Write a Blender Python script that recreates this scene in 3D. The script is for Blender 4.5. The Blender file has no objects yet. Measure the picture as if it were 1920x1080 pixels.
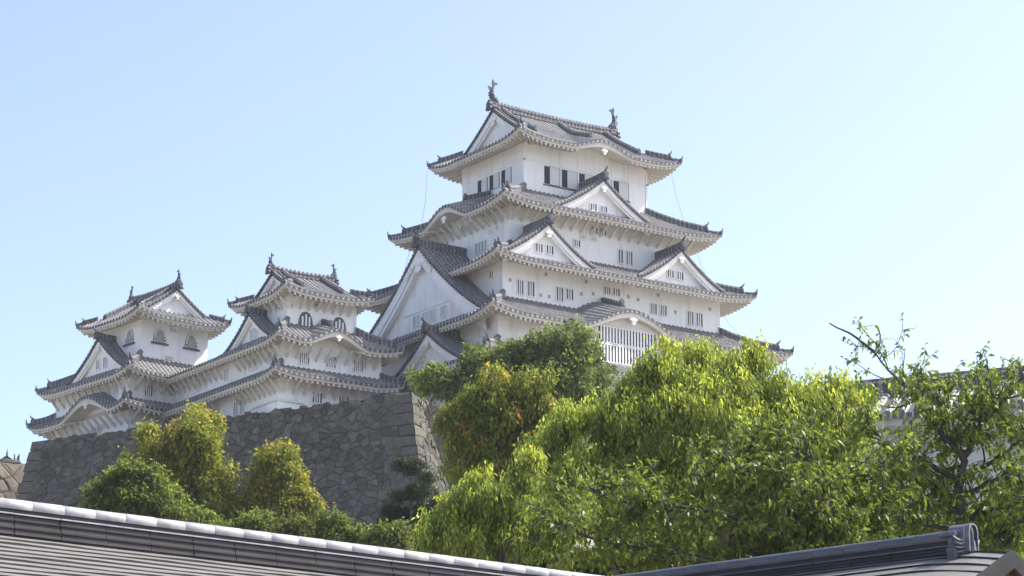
import bpy, math, random
import numpy as np
from mathutils import Vector
R_ = math.radians
random.seed(7)
scene = bpy.context.scene
# ------------------------------------------------------------------ camera, sky, sun, exposure
FPX = 4600.0                       # focal length in pixels of a 1920 wide frame
PITCH = R_(14.79956)
CAM = np.array([-117.8244, -161.6494, 0.0])
AZ = R_(35.04999)                 # view azimuth, from +Y (north) towards +X (east)
cam_d = bpy.data.cameras.new('camera')
cam = bpy.data.objects.new('camera', cam_d)
scene.collection.objects.link(cam)
cam.location = CAM
cam.rotation_euler = (math.pi / 2 + PITCH, 0, -AZ)
cam_d.sensor_width = 36.0
cam_d.lens = FPX / 1920 * 36.0
cam_d.clip_start = 0.5
cam_d.clip_end = 8000
scene.camera = cam

SUN_ELEV = R_(51)
SUN_AZ = R_(109)                   # compass bearing of the sun, clockwise from north (+Y)
world = bpy.data.worlds.new('World')
scene.world = world
world.use_nodes = True
wn = world.node_tree
sky = wn.nodes.new('ShaderNodeTexSky')
sky.sky_type = 'NISHITA'
sky.sun_disc = False
sky.sun_elevation = SUN_ELEV
sky.sun_rotation = SUN_AZ
sky.altitude = 50
sky.air_density = 0.5
sky.dust_density = 2.3
sky.ozone_density = 0.0
wn.nodes['Background'].inputs['Strength'].default_value = 0.15
wn.links.new(sky.outputs[0], wn.nodes['Background'].inputs['Color'])
sun_d = bpy.data.lights.new('sun', 'SUN')
sun_d.energy = 3.0
sun_d.angle = R_(0.5)
sun_d.color = (1.0, 0.965, 0.92)
sun = bpy.data.objects.new('sun', sun_d)
scene.collection.objects.link(sun)
sdir = Vector((math.cos(SUN_ELEV) * math.sin(SUN_AZ), math.cos(SUN_ELEV) * math.cos(SUN_AZ), math.sin(SUN_ELEV)))
sun.rotation_euler = sdir.to_track_quat('Z', 'Y').to_euler()
sun.location = (0, 0, 150)
scene.view_settings.view_transform = 'Standard'
scene.view_settings.look = 'None'
scene.view_settings.exposure = 1.48
scene.view_settings.gamma = 1.0
scene.cycles.max_bounces = 6
scene.cycles.transparent_max_bounces = 4

# ------------------------------------------------------------------ surveying helpers
FW = np.array([math.sin(AZ), math.cos(AZ), 0.0])
RT = np.array([math.cos(AZ), -math.sin(AZ), 0.0])
UP = np.array([0, 0, 1.0])
def ray(px, py):
    c, s = math.cos(PITCH), math.sin(PITCH)
    u = (540 - py) / FPX
    return RT * ((px - 960) / FPX) + FW * (c - u * s) + UP * (s + u * c)
def sv(px, py, dist=None, z=None):
    r = ray(px, py)
    t = dist if z is None else z / r[2]
    return CAM + r * t

# ------------------------------------------------------------------ materials
def new_mat(name):
    m = bpy.data.materials.new(name)
    m.use_nodes = True
    nt = m.node_tree
    b = nt.nodes['Principled BSDF']
    return m, nt, b
def N(nt, t, **k):
    n = nt.nodes.new(t)
    for a, v in k.items():
        if a.startswith('i_'):
            n.inputs[int(a[2:])].default_value = v
        else:
            setattr(n, a, v)
    return n
def math_n(nt, op, a, b=None, c=None):
    n = nt.nodes.new('ShaderNodeMath'); n.operation = op
    for i, v in enumerate((a, b, c)):
        if v is None: continue
        if isinstance(v, (int, float)): n.inputs[i].default_value = v
        else: nt.links.new(v, n.inputs[i])
    return n.outputs[0]
def mixc(nt, f, a, b):
    n = nt.nodes.new('ShaderNodeMix'); n.data_type = 'RGBA'
    for i, v in ((0, f), (6, a), (7, b)):
        if isinstance(v, (int, float)): n.inputs[i].default_value = v
        elif isinstance(v, tuple): n.inputs[i].default_value = (*v, 1)
        else: nt.links.new(v, n.inputs[i])
    return n.outputs[2]
def noise(nt, scale, detail=4, rough=.6, coord='Object', vscale=None):
    tc = nt.nodes.new('ShaderNodeTexCoord')
    src = tc.outputs[coord]
    if vscale:
        mp = nt.nodes.new('ShaderNodeMapping'); mp.inputs['Scale'].default_value = vscale
        nt.links.new(src, mp.inputs[0]); src = mp.outputs[0]
    n = nt.nodes.new('ShaderNodeTexNoise')
    n.inputs['Scale'].default_value = scale; n.inputs['Detail'].default_value = detail
    n.inputs['Roughness'].default_value = rough
    nt.links.new(src, n.inputs[0])
    return n.outputs[0]
def ramp(nt, f, stops):
    n = nt.nodes.new('ShaderNodeValToRGB')
    nt.links.new(f, n.inputs[0])
    e = n.color_ramp.elements
    while len(e) < len(stops): e.new(.5)
    for el, (p, c) in zip(e, stops):
        el.position = p; el.color = (*c, 1)
    return n.outputs[0]
def simple(name, col, rough=.8, var=.15, scale=1.5, spec=.3, metal=0, vscale=None, bump=0):
    m, nt, b = new_mat(name)
    f = noise(nt, scale, vscale=vscale)
    lo = tuple(c * (1 - var) for c in col); hi = tuple(min(1, c * (1 + var)) for c in col)
    nt.links.new(ramp(nt, f, ((.3, lo), (.7, hi))), b.inputs['Base Color'])
    b.inputs['Roughness'].default_value = rough
    b.inputs['Specular IOR Level'].default_value = spec
    b.inputs['Metallic'].default_value = metal
    if bump:
        bn = nt.nodes.new('ShaderNodeBump'); bn.inputs['Strength'].default_value = bump
        nt.links.new(f, bn.inputs['Height']); nt.links.new(bn.outputs[0], b.inputs['Normal'])
    return m
def make_plaster(name, col, amt=.35):
    m, nt, b = new_mat(name)
    f1 = noise(nt, .35, 5, .65)
    f2 = noise(nt, 1.0, 5, .7, vscale=(1.6, 1.6, .16))
    s = mixc(nt, math_n(nt, 'MULTIPLY', ramp(nt, f2, ((.52, (0, 0, 0)), (.78, (1, 1, 1)))), amt), col, (col[0] * .66, col[1] * .66, col[2] * .65))
    s2 = mixc(nt, math_n(nt, 'MULTIPLY', ramp(nt, f1, ((.42, (0, 0, 0)), (.72, (1, 1, 1)))), .6), s, (col[0] * .86, col[1] * .85, col[2] * .82))
    nt.links.new(s2, b.inputs['Base Color'])
    b.inputs['Roughness'].default_value = .85
    b.inputs['Specular IOR Level'].default_value = .2
    return m
def make_tile(name, base, plaster, pl_amt=.8):
    """Round roof tiles: uv.x counts tile rows, uv.y runs up the slope in tiles; lime plaster at the joints."""
    m, nt, b = new_mat(name)
    uv = nt.nodes.new('ShaderNodeUVMap'); uv.uv_map = 'UVMap'
    sx = nt.nodes.new('ShaderNodeSeparateXYZ'); nt.links.new(uv.outputs[0], sx.inputs[0])
    fx = math_n(nt, 'ABSOLUTE', math_n(nt, 'SUBTRACT', math_n(nt, 'FRACT', math_n(nt, 'ADD', sx.outputs[0], .5)), .5))
    fy = math_n(nt, 'FRACT', sx.outputs[1])
    rib = math_n(nt, 'LESS_THAN', fx, .25)
    seam = math_n(nt, 'MULTIPLY', math_n(nt, 'GREATER_THAN', fx, .2), math_n(nt, 'LESS_THAN', fx, .31))
    joint = math_n(nt, 'MULTIPLY', rib, math_n(nt, 'LESS_THAN', fy, .3))
    mask = math_n(nt, 'MAXIMUM', joint, math_n(nt, 'MULTIPLY', seam, .55))
    worn = ramp(nt, noise(nt, .8, 5, .7), ((.32, (.35, .35, .35)), (.6, (1, 1, 1))))
    mask = math_n(nt, 'MULTIPLY', math_n(nt, 'MULTIPLY', mask, worn), pl_amt)
    cellv = N(nt, 'ShaderNodeTexWhiteNoise', noise_dimensions='2D')
    fl = nt.nodes.new('ShaderNodeVectorMath'); fl.operation = 'FLOOR'
    ad = nt.nodes.new('ShaderNodeVectorMath'); ad.operation = 'ADD'; ad.inputs[1].default_value = (.5, 0, 0)
    nt.links.new(uv.outputs[0], ad.inputs[0]); nt.links.new(ad.outputs[0], fl.inputs[0])
    nt.links.new(fl.outputs[0], cellv.inputs['Vector'])
    tv = ramp(nt, cellv.outputs[0], ((0, tuple(c * .65 for c in base)), (1, tuple(c * 1.35 for c in base))))
    flat = mixc(nt, rib, tuple(c * .8 for c in base), tv)
    nt.links.new(mixc(nt, mask, flat, plaster), b.inputs['Base Color'])
    b.inputs['Roughness'].default_value = .6
    b.inputs['Specular IOR Level'].default_value = .35
    return m
def make_edge(name):
    """tile ends along an eave: discs coloured dark for their shaded faces, lime plaster between them"""
    m, nt, b = new_mat(name)
    uv = nt.nodes.new('ShaderNodeUVMap'); uv.uv_map = 'UVMap'
    sx = nt.nodes.new('ShaderNodeSeparateXYZ'); nt.links.new(uv.outputs[0], sx.inputs[0])
    fx = math_n(nt, 'ABSOLUTE', math_n(nt, 'SUBTRACT', math_n(nt, 'FRACT', math_n(nt, 'ADD', sx.outputs[0], .5)), .5))
    f = ramp(nt, noise(nt, 1.1, 4), ((.3, (.25, .25, .25)), (.65, (1, 1, 1))))
    k = math_n(nt, 'MULTIPLY', math_n(nt, 'GREATER_THAN', fx, .30), f)
    nt.links.new(mixc(nt, k, (.055, .057, .063), (.40, .39, .375)), b.inputs['Base Color'])
    b.inputs['Roughness'].default_value = .65
    return m
def make_dash(name, base, plaster):
    """Ridge stacks: dark tile courses with short plaster dashes."""
    m, nt, b = new_mat(name)
    uv = nt.nodes.new('ShaderNodeUVMap'); uv.uv_map = 'UVMap'
    sx = nt.nodes.new('ShaderNodeSeparateXYZ'); nt.links.new(uv.outputs[0], sx.inputs[0])
    a = math_n(nt, 'LESS_THAN', math_n(nt, 'FRACT', math_n(nt, 'MULTIPLY', sx.outputs[0], 2.6)), .36)
    f = ramp(nt, noise(nt, 1.2, 4), ((.35, (.1, .1, .1)), (.65, (.55, .55, .55))))
    k = math_n(nt, 'MULTIPLY', a, f)
    tv = ramp(nt, noise(nt, 4, 3), ((.3, tuple(c * .6 for c in base)), (.7, tuple(c * 1.3 for c in base))))
    nt.links.new(mixc(nt, k, tv, plaster), b.inputs['Base Color'])
    b.inputs['Roughness'].default_value = .65
    return m
def make_leaf(name, trans=.4, rough=.45, spec=.35):
    m, nt, b = new_mat(name)
    at = N(nt, 'ShaderNodeAttribute', attribute_name='tint')
    nt.links.new(at.outputs['Color'], b.inputs['Base Color'])
    b.inputs['Roughness'].default_value = rough
    b.inputs['Specular IOR Level'].default_value = spec
    tr = nt.nodes.new('ShaderNodeBsdfTranslucent')
    warm = nt.nodes.new('ShaderNodeMix'); warm.data_type = 'RGBA'; warm.blend_type = 'MULTIPLY'
    warm.inputs[0].default_value = 1; warm.inputs[7].default_value = (1.15, 1.2, .7, 1)
    nt.links.new(at.outputs['Color'], warm.inputs[6])
    nt.links.new(warm.outputs[2], tr.inputs['Color'])
    mx = nt.nodes.new('ShaderNodeMixShader'); mx.inputs[0].default_value = trans
    nt.links.new(b.outputs[0], mx.inputs[1]); nt.links.new(tr.outputs[0], mx.inputs[2])
    nt.links.new(mx.outputs[0], nt.nodes['Material Output'].inputs['Surface'])
    return m
def make_stone(name, lo, hi):
    m, nt, b = new_mat(name)
    at = N(nt, 'ShaderNodeAttribute', attribute_name='tint')
    f = noise(nt, 3.0, 8, .78)
    f2 = noise(nt, .25, 3, .6)
    c = ramp(nt, f, ((.3, lo), (.72, hi)))
    mul = nt.nodes.new('ShaderNodeMix'); mul.data_type = 'RGBA'; mul.blend_type = 'MULTIPLY'; mul.inputs[0].default_value = 1
    nt.links.new(c, mul.inputs[6]); nt.links.new(at.outputs['Color'], mul.inputs[7])
    out = mixc(nt, math_n(nt, 'MULTIPLY', ramp(nt, f2, ((.5, (0, 0, 0)), (.75, (1, 1, 1)))), .45), mul.outputs[2], (.075, .085, .06))
    nt.links.new(out, b.inputs['Base Color'])
    b.inputs['Roughness'].default_value = .92
    bn = nt.nodes.new('ShaderNodeBump'); bn.inputs['Strength'].default_value = .9; bn.inputs['Distance'].default_value = .2
    nt.links.new(f, bn.inputs['Height']); nt.links.new(bn.outputs[0], b.inputs['Normal'])
    return m
M = {}
M['plaster'] = make_plaster('lime_plaster', (.83, .82, .80), .8)
M['eave'] = make_plaster('eave_plaster', (.62, .585, .52), .4)  # wall plaster darkened and warmed: soffit shade and bounced light in the colour
M['board'] = make_plaster('board_plaster', (.83, .81, .775), .15)
M['tile'] = make_tile('roof_tile', (.128, .124, .122), (.50, .485, .46), .65)
M['dash'] = make_dash('ridge_tile', (.088, .086, .087), (.40, .385, .37))
M['edge'] = make_edge('eave_tile_end')
M['shutter'] = make_plaster('shutter_plaster', (.66, .655, .64), .3)
M['dark'] = simple('window_shadow', (.022, .024, .03), .7)
M['grey'] = simple('grey_shutter', (.36, .35, .33), .8)
M['oni'] = simple('ornament_tile', (.085, .088, .098), .6, .35, 3)
M['wood'] = simple('brown_wood', (.16, .075, .035), .6, .3, 3, vscale=(1, 1, 8))
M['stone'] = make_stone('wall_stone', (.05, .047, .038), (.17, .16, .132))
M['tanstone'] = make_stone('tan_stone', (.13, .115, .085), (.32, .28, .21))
M['gap'] = simple('stone_gap', (.045, .043, .037), .95)
M['bark'] = simple('bark', (.085, .07, .055), .9, .4, 6, bump=.4)
M['cherrybark'] = simple('cherry_bark', (.07, .062, .058), .8, .4, 8, bump=.3)
M['soil'] = simple('ground_gravel', (.24, .225, .18), .95, .35, .15)
M['cable'] = simple('cable_metal', (.32, .33, .35), .5)
M['leaf'] = make_leaf('weeping_leaf', .6, .5, .22)
M['leaf2'] = make_leaf('camphor_leaf', .48, .55, .22)
M['cherryleaf'] = make_leaf('cherry_leaf', .5, .45, .3)
M['needle'] = make_leaf('pine_needle', .15, .6, .2)

# ------------------------------------------------------------------ mesh builder
class MB:
    def __init__(s): s.v = []; s.f = []; s.m = []; s.uv = []
    def vert(s, p, uv=(0, 0)):
        s.v.append((float(p[0]), float(p[1]), float(p[2]))); s.uv.append(uv); return len(s.v) - 1
    def face(s, idx, mat=0): s.f.append(tuple(idx)); s.m.append(mat)
    def grid(s, P, UV=None, mat=0, flip=False, closed=False):
        nr = len(P); nc = len(P[0])
        ids = [[s.vert(P[i][j], UV[i][j] if UV else (0, 0)) for j in range(nc)] for i in range(nr)]
        for i in range(nr - 1):
            for j in range(nc if closed else nc - 1):
                k = (j + 1) % nc
                q = (ids[i][j], ids[i][k], ids[i + 1][k], ids[i + 1][j])
                s.face(q[::-1] if flip else q, mat)
        return ids
    def hexa(s, p, mat=0):
        b = [s.vert(q) for q in p]
        for q in ((0, 3, 2, 1), (4, 5, 6, 7), (0, 1, 5, 4), (1, 2, 6, 5), (2, 3, 7, 6), (3, 0, 4, 7)):
            s.face([b[i] for i in q], mat)
    def box(s, x0, x1, y0, y1, z0, z1, mat=0):
        s.hexa([(x0, y0, z0), (x1, y0, z0), (x1, y1, z0), (x0, y1, z0), (x0, y0, z1), (x1, y0, z1), (x1, y1, z1), (x0, y1, z1)], mat)
    def beam(s, a, b, w, h, mat=0, up=(0, 0, 1)):
        a = Vector(a); b = Vector(b); d = (b - a).normalized()
        l = d.cross(Vector(up))
        if l.length < 1e-4: l = Vector((1, 0, 0))
        l.normalize(); u = l.cross(d).normalized()
        l *= w / 2; u *= h / 2
        s.hexa([a - l - u, a + l - u, b + l - u, b - l - u, a - l + u, a + l + u, b + l + u, b - l + u], mat)
    def sweep(s, pts, prof, mat=0, cap=True, lat=None, scales=None, close=True):
        """carry a closed profile (lateral, up) along a path, up staying vertical; uv.x runs along the path in metres"""
        pts = [Vector(p) for p in pts]
        P = []; UV = []; run = 0
        for i, p in enumerate(pts):
            d = (pts[min(i + 1, len(pts) - 1)] - pts[max(i - 1, 0)])
            L = Vector(lat) if lat else Vector((d.y, -d.x, 0))
            L.normalize()
            if i: run += (p - pts[i - 1]).length
            k = scales[i] if scales else 1
            P.append([p + L * (a * k) + Vector((0, 0, b * k)) for a, b in prof])
            UV.append([(run, b) for a, b in prof])
        ids = s.grid(P, UV, mat, closed=close)
        if cap and close:
            s.face(ids[0][::-1], mat); s.face(ids[-1], mat)
    def tube(s, pts, rad, n=6, mat=0):
        pts = [Vector(p) for p in pts]
        if isinstance(rad, (int, float)): rad = [rad] * len(pts)
        P = []; run = 0; UV = []
        ref = Vector((.3, .5, .81))
        for i, p in enumerate(pts):
            d = (pts[min(i + 1, len(pts) - 1)] - pts[max(i - 1, 0)]).normalized()
            a = d.cross(ref)
            if a.length < .05: a = d.cross(Vector((1, 0, 0)))
            a.normalize(); b = d.cross(a)
            if i: run += (p - pts[i - 1]).length
            P.append([p + (a * math.cos(t) + b * math.sin(t)) * rad[i] for t in [2 * math.pi * k / n for k in range(n)]])
            UV.append([(run, k / n) for k in range(n)])
        ids = s.grid(P, UV, mat, closed=True)
        s.face(ids[0][::-1], mat); s.face(ids[-1], mat)
    def prism(s, outline, org, ax, ay, an, t0, t1, mat=0):
        """outline (2-D) in plane ax, ay, extruded along an from t0 to t1"""
        org, ax, ay, an = Vector(org), Vector(ax), Vector(ay), Vector(an)
        f = [s.vert(org + ax * a + ay * b + an * t1) for a, b in outline]
        k = [s.vert(org + ax * a + ay * b + an * t0) for a, b in outline]
        n = len(outline)
        s.face(f, mat); s.face(k[::-1], mat)
        for i in range(n):
            j = (i + 1) % n
            s.face((k[i], k[j], f[j], f[i]), mat)
    def build(s, name, mats, parent=None, smooth=False):
        me = bpy.data.meshes.new(name)
        me.from_pydata(s.v, [], s.f)
        for m in (mats if isinstance(mats, list) else [mats]): me.materials.append(m)
        me.polygons.foreach_set('material_index', s.m)
        uvl = me.uv_layers.new(name='UVMap')
        li = np.empty(len(me.loops), dtype=np.int32); me.loops.foreach_get('vertex_index', li)
        uvl.data.foreach_set('uv', np.array(s.uv, dtype=np.float32)[li].ravel())
        if smooth: me.polygons.foreach_set('use_smooth', [True] * len(me.polygons))
        me.update()
        o = bpy.data.objects.new(name, me)
        scene.collection.objects.link(o)
        if parent: o.parent = parent
        return o
def tag(o, label, cat, group=None, kind=None):
    if label: o['label'] = label
    if cat: o['category'] = cat
    if group: o['group'] = group
    if kind: o['kind'] = kind
    return o
def thing(name, label, cat, loc=(0, 0, 0), yaw=0, group=None):
    o = bpy.data.objects.new(name, None)
    scene.collection.objects.link(o)
    o.location = loc; o.rotation_euler = (0, 0, yaw)
    return tag(o, label, cat, group)

# ------------------------------------------------------------------ roof vocabulary
SIDE = {'S': ((1, 0), (0, 1)), 'E': ((0, 1), (-1, 0)), 'N': ((-1, 0), (0, -1)), 'W': ((0, -1), (1, 0))}
PITCH_T = .46
RIBX = (-.5, -.27, -.19, 0, .19, .27); RIBH = (0, 0, .7, 1, .7, 0); RIB = .10
def side_frame(side, o):
    x0, x1, y0, y1 = o
    org = {'S': (x0, y0), 'E': (x1, y0), 'N': (x1, y1), 'W': (x0, y1)}[side]
    L = (x1 - x0) if side in 'SN' else (y1 - y0)
    return org, SIDE[side][0], SIDE[side][1], L
def to_s(side, o, c):
    x0, x1, y0, y1 = o
    return {'S': c - x0, 'E': c - y0, 'N': x1 - c, 'W': y1 - c}[side]
def shp(x): return (0.5 + 0.5 * math.cos(math.pi * x)) ** .9 if abs(x) < 1 else 0.0
def tile_patch(mb, org, di, inn, L, zf, dmax, breaks=(), gap=None, rows=9, rib=True):
    n = max(1, round(L / PITCH_T)); p = L / n
    cols = []
    for k in range(n + 1):
        for a, h in zip(RIBX if rib else (0,), RIBH if rib else (0,)):
            s = k * p + a * p
            if -1e-6 <= s <= L + 1e-6: cols.append((min(max(s, 0), L), h, k + a))
    cols.append((L, 0, n + .49)); cols.sort()
    segs = []; cur = []
    for c in cols:
        if gap and gap[0] < c[0] < gap[1]:
            if cur: segs.append(cur); cur = []
            continue
        if cur and any(cur[-1][0] < b <= c[0] for b in breaks):
            segs.append(cur); cur = []
        cur.append(c)
    if cur: segs.append(cur)
    for sg in segs:
        if len(sg) < 2: continue
        P = []; UV = []
        for j in range(-1, rows + 1):
            rp = []; ru = []
            for s, h, ux in sg:
                dm = max(dmax(s), 0.0)
                d = dm * max(j, 0) / rows
                z = zf(s, d) + h * RIB
                if j < 0: z -= .15 + .13 * h
                rp.append((org[0] + di[0] * s + inn[0] * d, org[1] + di[1] * s + inn[1] * d, z))
                ru.append((ux, d * 1.15 / .34 + (.5 if j < 0 else .6)))
            P.append(rp); UV.append(ru)
        mb.grid(P[:2], UV[:2], 1); mb.grid(P[1:], UV[1:], 0)
RIDGE = [(-.2, -.15), (.2, -.15), (.2, .2), (.24, .24), (.24, .32), (.16, .36), (.12, .46), (0, .5), (-.12, .46), (-.16, .36), (-.24, .32), (-.24, .24), (-.2, .2)]
ROLL = [(-.15, -.12), (.15, -.12), (.14, .06), (.08, .15), (0, .18), (-.08, .15), (-.14, .06)]
ONI = [(-.42, 0), (-.5, .16), (-.36, .2), (-.3, .45), (-.38, .62), (-.26, .82), (-.1, .92), (0, 1.08), (.1, .92), (.26, .82), (.38, .62), (.3, .45), (.36, .2), (.5, .16), (.42, 0)]
def ornament(mb, p, out, k=1.0, horn=True):
    """ogre tile closing a ridge; out = horizontal direction it faces"""
    o = Vector((out[0], out[1], 0)).normalized(); l = Vector((o.y, -o.x, 0)); p = Vector(p)
    mb.prism([(a * k, b * k) for a, b in ONI], p, l, (0, 0, 1), o, -.14 * k, .16 * k)
    mb.prism([(a * .55 * k, .18 * k + b * .55 * k) for a, b in ONI], p, l, (0, 0, 1), o, .16 * k, .26 * k)
    if horn:
        pts = [p + Vector((0, 0, .85 * k)) - o * .3 * k, p + Vector((0, 0, 1.02 * k)), p + Vector((0, 0, 1.2 * k)) + o * .25 * k, p + Vector((0, 0, 1.45 * k)) + o * .36 * k]
        mb.tube(pts, [.12 * k, .12 * k, .1 * k, .07 * k], 7)
class RoofZ:
    """height of one roof side over its plan (s along the eave, d inwards)"""
    def __init__(r, L, run, ze, H, c, U, Ls, h0, h1, karas=()):
        r.__dict__.update(L=L, run=run, ze=ze, H=H, c=c, U=U, Ls=Ls, h0=h0, h1=h1, karas=karas)
    def __call__(r, s, d):
        q = d / r.run
        z = r.ze + r.H * ((1 - r.c) * q + r.c * q * q)
        ds = 99
        if r.h0: ds = min(ds, s - d * r.h0)
        if r.h1: ds = min(ds, r.L - d * r.h1 - s)
        if ds < r.Ls: z += r.U * (1 - max(ds, 0) / r.Ls) ** 2 * max(0, 1 - q) ** 2
        for sc, w, K in r.karas:
            h = shp((s - sc) / (w * (1 + .07 * d)))
            if h > 0:
                kb = r.ze + K * h + .36 * d * h
                t = .12 * h + 1e-4
                m = max(z, kb); z = m + max(0, t - abs(z - kb)) ** 2 / (4 * t)
        return z
def eave_side(mb, org, di, inn, L, zf, ov, e0, e1, rise=.3, gap=None, raft=.46, thick=.2):
    """plastered eave edge, soffit and rafters below the tile edge"""
    def pos(s, q, z):
        ss = q * e0 + s * (L - q * (e0 + e1)) / L
        return (org[0] + di[0] * ss + inn[0] * q, org[1] + di[1] * ss + inn[1] * q, z)
    def kh(s): return max([shp((s - k[0]) / k[1]) for k in zf.karas] + [0])
    n = max(4, int(L / .4))
    spans = [(0, L)] if not gap else [(0, gap[0]), (gap[1], L)]
    for a, b in spans:
        if b - a < .2: continue
        n = max(3, int((b - a) / .4))
        P = []
        S = [a + (b - a) * i / n for i in range(n + 1)]
        for q, dz, fade in ((.07, -.02, 0), (.07, -.10, 0), (.10, -.12, 0), (.13, -.12 - thick, 0), (.34, -.14 - thick, 0), (.36, -.08 - thick, 0), (ov + .03, 0, 1)):
            row = []
            for s in S:
                ze = zf(s, 0)
                if fade: z = zf.ze - .22 - thick * .8 + rise * ov + (ze - zf.ze) * (.12 + .55 * (1 if kh(s) > 0 else 0) * .6)
                else: z = ze + dz * (1 + .75 * kh(s) if dz < -.3 else 1)
                row.append(pos(s, q, z))
            P.append(row)
        mb.grid(P, None, 0, flip=True)
        m = max(1, round((b - a) / raft))
        for i in range(m + 1):
            s = a + (b - a) * i / m
            if s < .25 * e0 or s > L - .25 * e1: continue
            if kh(s) > .12: continue
            ze = zf(s, 0)
            z0 = ze - .14 - thick; z1 = zf.ze - .22 - thick * .8 + rise * ov + (ze - zf.ze) * .12
            w = .10
            c = []
            for zz in (-.18, .02):
                for (ss, q, z) in ((s - w, .2, z0), (s + w, .2, z0), (s + w, ov + .02, z1), (s - w, ov + .02, z1)):
                    c.append(pos(min(max(ss, 0), L), q, z + zz))
            mb.hexa(c, 0)
def ring(root, o, i, ze, H, U, wall, sides='SWNE', kara=None, gaps=None, c=.22, Ls=4.0, straight='', struts=(), name='tiled_roof', orn=.62, raft=.46):
    """skirt roof between the eave rectangle o and the wall rectangle i of the storey above; wall = storey below"""
    kara = kara or {}; gaps = gaps or {}
    tm = MB(); em = MB(); st = []
    fun = {}
    for sd in sides:
        org, di, inn, L = side_frame(sd, o)
        run = {'S': i[2] - o[2], 'N': o[3] - i[3], 'W': i[0] - o[0], 'E': o[1] - i[1]}[sd]
        ov = {'S': wall[2] - o[2], 'N': o[3] - wall[3], 'W': wall[0] - o[0], 'E': o[1] - wall[1]}[sd]
        ends = {'S': ('SW', 'SE'), 'E': ('SE', 'NE'), 'N': ('NE', 'NW'), 'W': ('NW', 'SW')}[sd]
        other = {'SW': {'S': i[0] - o[0], 'W': i[2] - o[2]}, 'SE': {'S': o[1] - i[1], 'E': i[2] - o[2]}, 'NE': {'E': o[3] - i[3], 'N': o[1] - i[1]}, 'NW': {'N': i[0] - o[0], 'W': o[3] - i[3]}}
        h0 = 0 if ends[0] in straight else other[ends[0]][sd] / run
        h1 = 0 if ends[1] in straight else other[ends[1]][sd] / run
        ks = [(to_s(sd, o, k[0]), k[1], k[2]) for k in kara.get(sd, [])]
        zf = RoofZ(L, run, ze, H, c, U, Ls, h0, h1, ks)
        gp = None
        if sd in gaps:
            g = sorted(to_s(sd, o, k) for k in gaps[sd]); gp = tuple(g)
        dm = lambda s, run=run, h0=h0, h1=h1, L=L: min(run, s / h0 if h0 else 99, (L - s) / h1 if h1 else 99)
        tile_patch(tm, org, di, inn, L, zf, dm, gap=gp, rib=True)
        eave_side(em, org, di, inn, L, zf, ov, 1 if h0 else 0, 1 if h1 else 0, gap=gp, raft=raft)
        fun[sd] = (zf, org, di, inn, run, L)
        if sd in struts:
            m = max(2, round(L / 1.25))
            for k in range(m + 1):
                s = ov + .15 + (L - 2 * ov - .3) * k / m
                if gp and gp[0] - .3 < s < gp[1] + .3: continue
                zt = ze - .62 + .3 * ov
                a = (org[0] + di[0] * s + inn[0] * (ov + .03), org[1] + di[1] * s + inn[1] * (ov + .03), zt - 1.05)
                b = (org[0] + di[0] * s + inn[0] * ov * .38, org[1] + di[1] * s + inn[1] * ov * .38, zt - .1)
                st.append((a, b, .17))
    roof = tm.build(name, [M['tile'], M['edge']], root)
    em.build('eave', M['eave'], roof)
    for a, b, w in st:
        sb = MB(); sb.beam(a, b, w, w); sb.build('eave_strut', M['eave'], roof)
    for cn, (xi, yi, sd) in {'SW': (0, 2, 'S'), 'SE': (1, 2, 'S'), 'NE': (1, 3, 'N'), 'NW': (0, 3, 'W')}.items():
        if cn in straight or sd not in fun: continue
        if (cn == 'NE' and 'E' not in sides) or (cn == 'SW' and 'W' not in sides) or (cn == 'SE' and 'E' not in sides): continue
        zf, org, di, inn, run, L = fun[sd]
        a = np.array([o[xi], o[yi]]); b = np.array([i[xi], i[yi]])
        h = zf.h0 if (sd, cn) in (('S', 'SW'), ('W', 'NW'), ('N', 'NE')) else zf.h1
        def pt(t, dz=0, zf=zf, h=h, run=run, L=L, a=a, b=b, first=((sd, cn) in (('S', 'SW'), ('W', 'NW'), ('N', 'NE')))):
            d = t * run; s = d * h if first else L - d * h
            q = a + (b - a) * t
            return (q[0], q[1], zf(s, d) + dz)
        mb = MB()
        mb.sweep([pt(t, .08) for t in (1.02, .8, .6, .45, .3, .22)], RIDGE, 0)
        mb.sweep([pt(t, .08 + (.12 if t <= .0 else 0)) for t in (.24, .12, .05, -.01)], ROLL, 0)
        out = (a - b) / np.linalg.norm(a - b)
        mb.build('hip_ridge', M['dash'], roof)
        ob = MB()
        ornament(ob, pt(.21, .0), out, orn)
        ob.tube([pt(.05, .14), pt(.0, .2), (a[0] + out[0] * .06, a[1] + out[1] * .06, pt(0)[2] + .55)], [.1, .1, .05], 6)
        ob.build('ridge_end_tile', M['oni'], roof)
    return roof, fun
def axes(side):
    """along-axis and outward axis of a facade"""
    return {'S': (Vector((1, 0, 0)), Vector((0, -1, 0))), 'N': (Vector((-1, 0, 0)), Vector((0, 1, 0))),
            'W': (Vector((0, -1, 0)), Vector((-1, 0, 0))), 'E': (Vector((0, 1, 0)), Vector((1, 0, 0)))}[side]
def P3(side, u, plane, out, z):
    """u = world coordinate along the facade, plane = facade coordinate, out = distance in front of it"""
    if side == 'S': return Vector((u, plane - out, z))
    if side == 'N': return Vector((u, plane + out, z))
    if side == 'W': return Vector((plane - out, u, z))
    return Vector((plane + out, u, z))
def fbox(mb, side, plane, u0, u1, z0, z1, o0, o1, mat=0):
    c = [P3(side, u, plane, o, z) for z in (z0, z1) for u, o in ((u0, o0), (u1, o0), (u1, o1), (u0, o1))]
    if side in 'NW': c = [c[i] for i in (1, 0, 3, 2, 5, 4, 7, 6)]
    c = [c[i] for i in (3, 2, 1, 0, 7, 6, 5, 4)]
    mb.hexa(c, mat)
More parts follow.
